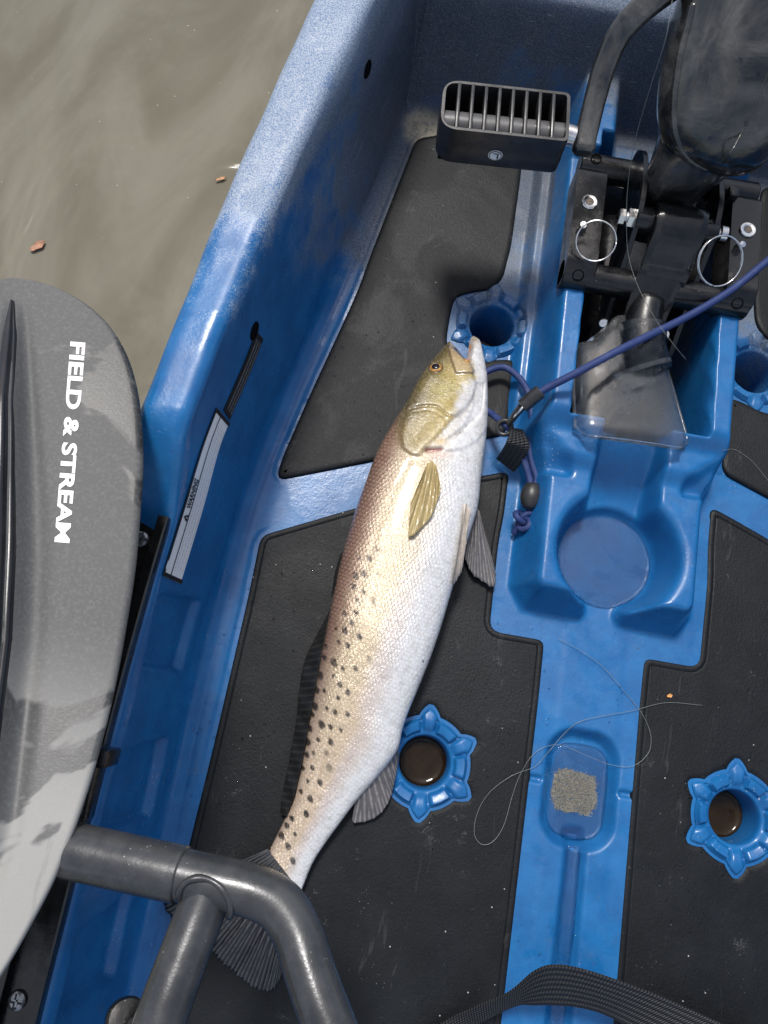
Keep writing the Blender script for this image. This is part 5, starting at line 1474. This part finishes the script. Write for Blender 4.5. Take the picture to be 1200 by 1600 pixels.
def build_leash():
    b0 = P(830, 700, 0.0)
    ls = empty('bungee_leash', (float(b0[0]), float(b0[1]), 0.0))
    tag(ls, 'navy blue bungee leash with black clip, toggle bead and knotted end', 'leash')
    r = 0.0036
    main = [(0.304, 0.612, 0.165), (0.25, 0.575, 0.158), P(1290, 330, 0.130), P(1230, 383, 0.112), P(1190, 415, 0.103), P(1140, 455, 0.096), P(1075, 494, 0.092), P(1010, 526, 0.100), P(960, 551, 0.106), P(900, 583, 0.097), P(855, 606, 0.083), P(835, 618, 0.078)]
    MB().tube(main, r, 14, sub=10).build('cord', M['cord'], ls, None)
    e = np.array(P(845, 611, 0.080)); f = np.array(P(816, 635, 0.070))
    MB().tube([e, (e + f) / 2, f], 0.0068, 24, bev=0.0009).build('cord_crimp', M['rubber'], ls, 40)
    # snap hook: slim body with a ring end
    h0, h1, h2 = np.array(P(820, 630, 0.071)), np.array(P(803, 651, 0.060)), np.array(P(795, 662, 0.050))
    hk = MB().tube([h0, h1, h2], [0.0042, 0.0034, 0.0030], 14, sub=6).build('snap_hook', M['rubber'], ls, None)
    MB().torus(np.array(P(788, 668, 0.044)), 0.0068, 0.0022, (-0.2, -0.3, 0.9), 30, 10).build('hook_ring', M['rubber'], hk, None)
    g0, g1 = np.array(P(817, 636, 0.0755)), np.array(P(797, 659, 0.056))
    MB().tube([g0, (g0 + g1) / 2, g1], 0.0011, 8).build('hook_gate', M['steel'], hk, None)
    # loop through the hook, coming from under the fish's jaw
    lp = [P(735, 600, 0.020), P(762, 580, 0.020), P(787, 574, 0.020), P(808, 587, 0.022), P(824, 610, 0.026), P(831, 640, 0.028), P(831, 672, 0.028), P(828, 700, 0.026), P(833, 728, 0.024), P(839, 748, 0.024), P(834, 762, 0.024)]
    MB().tube(lp, r * 0.92, 14, sub=10).build('cord', M['cord'], ls, None)
    lp = [P(735, 628, 0.020), P(764, 644, 0.024), P(782, 658, 0.038), P(798, 672, 0.042), P(812, 692, 0.036), P(818, 715, 0.028), P(826, 742, 0.024), P(830, 760, 0.024)]
    MB().tube(lp, r * 0.92, 14, sub=10).build('cord', M['cord'], ls, None)
    # webbing tab folded over the cords
    ea = [P(799, 668, 0.050), P(792, 690, 0.050), P(784, 704, 0.030), P(775, 717, 0.010)]
    eb = [P(817, 671, 0.048), P(827, 697, 0.046), P(817, 720, 0.028), P(803, 738, 0.009)]
    ribbon('webbing_tab', ea, eb, 0.0016, M['web'], ls)
    # toggle bead
    c = np.array(P(830, 775, 0.026)); axd = np.array(P(829, 790, 0.024)) - np.array(P(834, 755, 0.026))
    L = 0.0130
    prof = [(0.0035, -L), (0.0062, -L * .93), (0.0085, -L * .7), (0.0102, -L * .3), (0.0106, 0), (0.0102, L * .3), (0.0085, L * .7), (0.0062, L * .93), (0.0035, L)]
    MB().lathe(prof, c, axd, 28).build('toggle_bead', M['rubber'], ls, 50)
    # overhand knot and two cut tails
    kc = np.array(P(820, 812, 0.018)); pts = []
    for t in np.linspace(0, 2 * math.pi, 60):
        q = np.array([math.sin(t) + 2 * math.sin(2 * t), math.cos(t) - 2 * math.cos(2 * t), -math.sin(3 * t)]) * np.array([0.0036, 0.0032, 0.0042]); pts.append(kc + q)
    MB().tube(pts, 0.0030, 12).build('knot', M['cord'], ls, None)
    MB().tube([P(829, 790, 0.022), P(826, 800, 0.020), P(820, 812, 0.018)], 0.0033, 12, sub=4).build('cord', M['cord'], ls, None)
    for a, b in (((812, 818), (803, 834)), ((822, 818), (822, 838))):
        MB().tube([P(*a, 0.016), P((a[0] + b[0]) / 2, (a[1] + b[1]) / 2, 0.011), P(*b, 0.0065)], 0.0031, 12, sub=4).build('cord_tail', M['cord'], ls, None)
    return ls
build_leash()

# ================================================================== WEBBING STRAP across the centre strip
ea = [P(600, 1660, 0.006), P(690, 1600, 0.012), P(745, 1574, 0.030), P(795, 1552, 0.052), P(832, 1521, 0.072), P(862, 1510, 0.082), P(905, 1515, 0.082), P(960, 1532, 0.076), P(1035, 1560, 0.064), P(1125, 1600, 0.050), P(1260, 1660, 0.03)]
eb = [P(640, 1690, 0.004), P(715, 1622, 0.008), P(765, 1592, 0.024), P(808, 1572, 0.044), P(835, 1571, 0.052), P(862, 1571, 0.056), P(900, 1574, 0.056), P(940, 1584, 0.052), P(985, 1606, 0.044), P(1060, 1645, 0.034), P(1190, 1715, 0.02)]
strap = ribbon('webbing_strap', ea, eb, 0.0016, M['web'], None, 12, 22)
tag(strap, 'black woven webbing strap arching over the blue centre strip', 'strap')

# ================================================================== FISHING LINE
def mat_line():
    t = NT('clear_fishing_line'); t.set(Base_Color=(0.26, 0.29, 0.27), Roughness=0.25, Transmission_Weight=0.3); return t.m
M['line'] = mat_line()
deck_px = [(872, 998), (900, 1012), (940, 1040), (975, 1080), (1003, 1115), (1017, 1150), (1012, 1178), (988, 1197), (955, 1195), (915, 1180), (880, 1165), (855, 1166), (832, 1180), (812, 1212), (800, 1245), (787, 1290), (770, 1315), (752, 1319), (741, 1302), (746, 1270),
           (765, 1238), (800, 1212), (835, 1198), (856, 1176), (880, 1148), (905, 1128), (945, 1118), (990, 1110), (1040, 1098), (1098, 1102)]
px2 = catmull(deck_px, 6)
pts = []
for i, (a, b) in enumerate(px2):
    c, n_ = cast(a, b, DECK, 0.0006); z = max(c.z, -0.001) + 0.0010 + 0.0022 * (0.5 + 0.5 * math.sin(i * 0.21)); pts.append(P(a, b, z))
o = MB().tube(pts, 0.00021, 6).build('fishing_line', M['line'], None, None)
tag(o, 'thin clear fishing line looped over the centre strip and deck pads', 'fishing line')
pts = [P(1052, -10, 0.30), P(1040, 60, 0.285), P(1018, 130, 0.25), P(992, 220, 0.20), P(981, 290, 0.165), P(979, 350, 0.140), P(982, 400, 0.120), P(998, 450, 0.115), P(1025, 500, 0.112), P(1050, 535, 0.110), P(1072, 562, 0.090)]
o = MB().tube(pts, 0.00021, 6, sub=8).build('fishing_line', M['line'], None, None)
tag(o, 'thin fishing line hanging past the black pedal drive housing', 'fishing line')
px2 = catmull([(1130, 702), (1150, 704), (1175, 722), (1200, 752), (1230, 790)], 8)
pts = [np.array(cast(a, b, DECK, 0.0008)[0]) for a, b in px2]
o = MB().tube(pts, 0.00021, 6).build('fishing_line', M['line'], None, None)
tag(o, 'short stray piece of clear line on the starboard forward deck pad', 'fishing line')

# ================================================================== LEAVES AND CRUMBS
def leaf(name, px, py, L, Wd, ang, col, label, z=None, cat='leaf'):
    c = np.array(P(px, py, water_z + 0.002)) if z is None else np.array(P(px, py, z))
    n = 12; V = np.zeros((n, 5, 3))
    for i, a in enumerate(np.linspace(-1, 1, n)):
        w = Wd * max(0.05, (1 - a * a)) ** 0.8 * (1 + 0.2 * math.sin(5 * a))
        for j, b in enumerate(np.linspace(-1, 1, 5)):
            x, y = a * L, b * w
            V[i, j] = c + np.array([x * math.cos(ang) - y * math.sin(ang), x * math.sin(ang) + y * math.cos(ang), 0.004 * L / 0.01 * 0.3 * (b * b - 0.2) + 0.0006])
    lo = V.copy(); lo[..., 2] -= 0.0005
    o = grid_np(np.concatenate([V, lo[:, ::-1], V[:, :1]], 1), name, simple(name + '_' + cat, col, 0.5, 0, 0.4, 0.35, 200, 0.3), None, None)
    tag(o, label, cat); return o
leaf('fallen_leaf', 59, 385, 0.0105, 0.0048, R(50), (0.34, 0.17, 0.10), 'brown curled leaf floating on the murky water near the paddle tip')
leaf('fallen_leaf', 345, 280, 0.0072, 0.0018, R(32), (0.50, 0.26, 0.12), 'thin orange leaf sliver floating beside the kayak gunwale')
leaf('leaf_crumb', 1046, 1087, 0.0028, 0.0016, R(20), (0.55, 0.26, 0.08), 'tiny orange crumb lying on the starboard deck pad', PAD_L + 0.001, 'crumb')

# ================================================================== WATER DROPLETS beaded on hull, pads, drive and paddle
def build_drops():
    t = NT('water_bead'); t.set(Base_Color=(0.95, 0.97, 1.0), Roughness=0.02, Transmission_Weight=1.0, IOR=1.33)
    V = []; F = []
    def bead(c, n_, r):
        q = n_.to_track_quat('Z', 'Y').to_matrix(); o = len(V); k = 7
        for rr_, zz in ((1.0, -0.1), (0.92, 0.28), (0.55, 0.58)):
            for j in range(k): a = 2 * math.pi * j / k; V.append(tuple(c + q @ Vector((r * rr_ * math.cos(a), r * rr_ * math.sin(a), r * zz))))
        V.append(tuple(c + q @ Vector((0, 0, r * 0.68))))
        for i in range(2):
            for j in range(k): F.append((o + i * k + j, o + i * k + (j + 1) % k, o + (i + 1) * k + (j + 1) % k, o + (i + 1) * k + j))
        for j in range(k): F.append((o + 2 * k + j, o + 2 * k + (j + 1) % k, o + 3 * k))
    def scatter(n, box, trees, r0, r1, clump=6, spread=14):
        i = 0
        while i < n:
            cx, cy = rng.uniform(box[0], box[2]), rng.uniform(box[1], box[3])
            for _ in range(rng.integers(1, clump)):
                c, nn = cast(cx + rng.normal() * spread, cy + rng.normal() * spread, trees, 0.0)
                bead(c, nn, r0 + (r1 - r0) * rng.random() ** 3); i += 1
    H = [B_HULL]
    scatter(240, (210, 850, 400, 1330), H, 0.0004, 0.0014)
    scatter(90, (440, 300, 640, 700), H, 0.0004, 0.0012)
    scatter(130, (790, 690, 1110, 1010), H, 0.0004, 0.0012)
    scatter(90, (800, 1020, 990, 1560), H, 0.0004, 0.0011)
    scatter(120, (330, 850, 520, 1330), B_PADS, 0.0005, 0.0015)
    scatter(120, (470, 380, 780, 720), B_PADS, 0.0004, 0.0012)
    scatter(110, (640, 960, 840, 1560), B_PADS, 0.0004, 0.0013)
    scatter(110, (1010, 1050, 1200, 1560), B_PADS, 0.0004, 0.0013)
    o = mesh_obj('water_droplets', V, F, t.m, None, True, None)
    tag(o, 'small water beads scattered over the blue hull and black pads', 'droplets', kind='stuff')
build_drops()
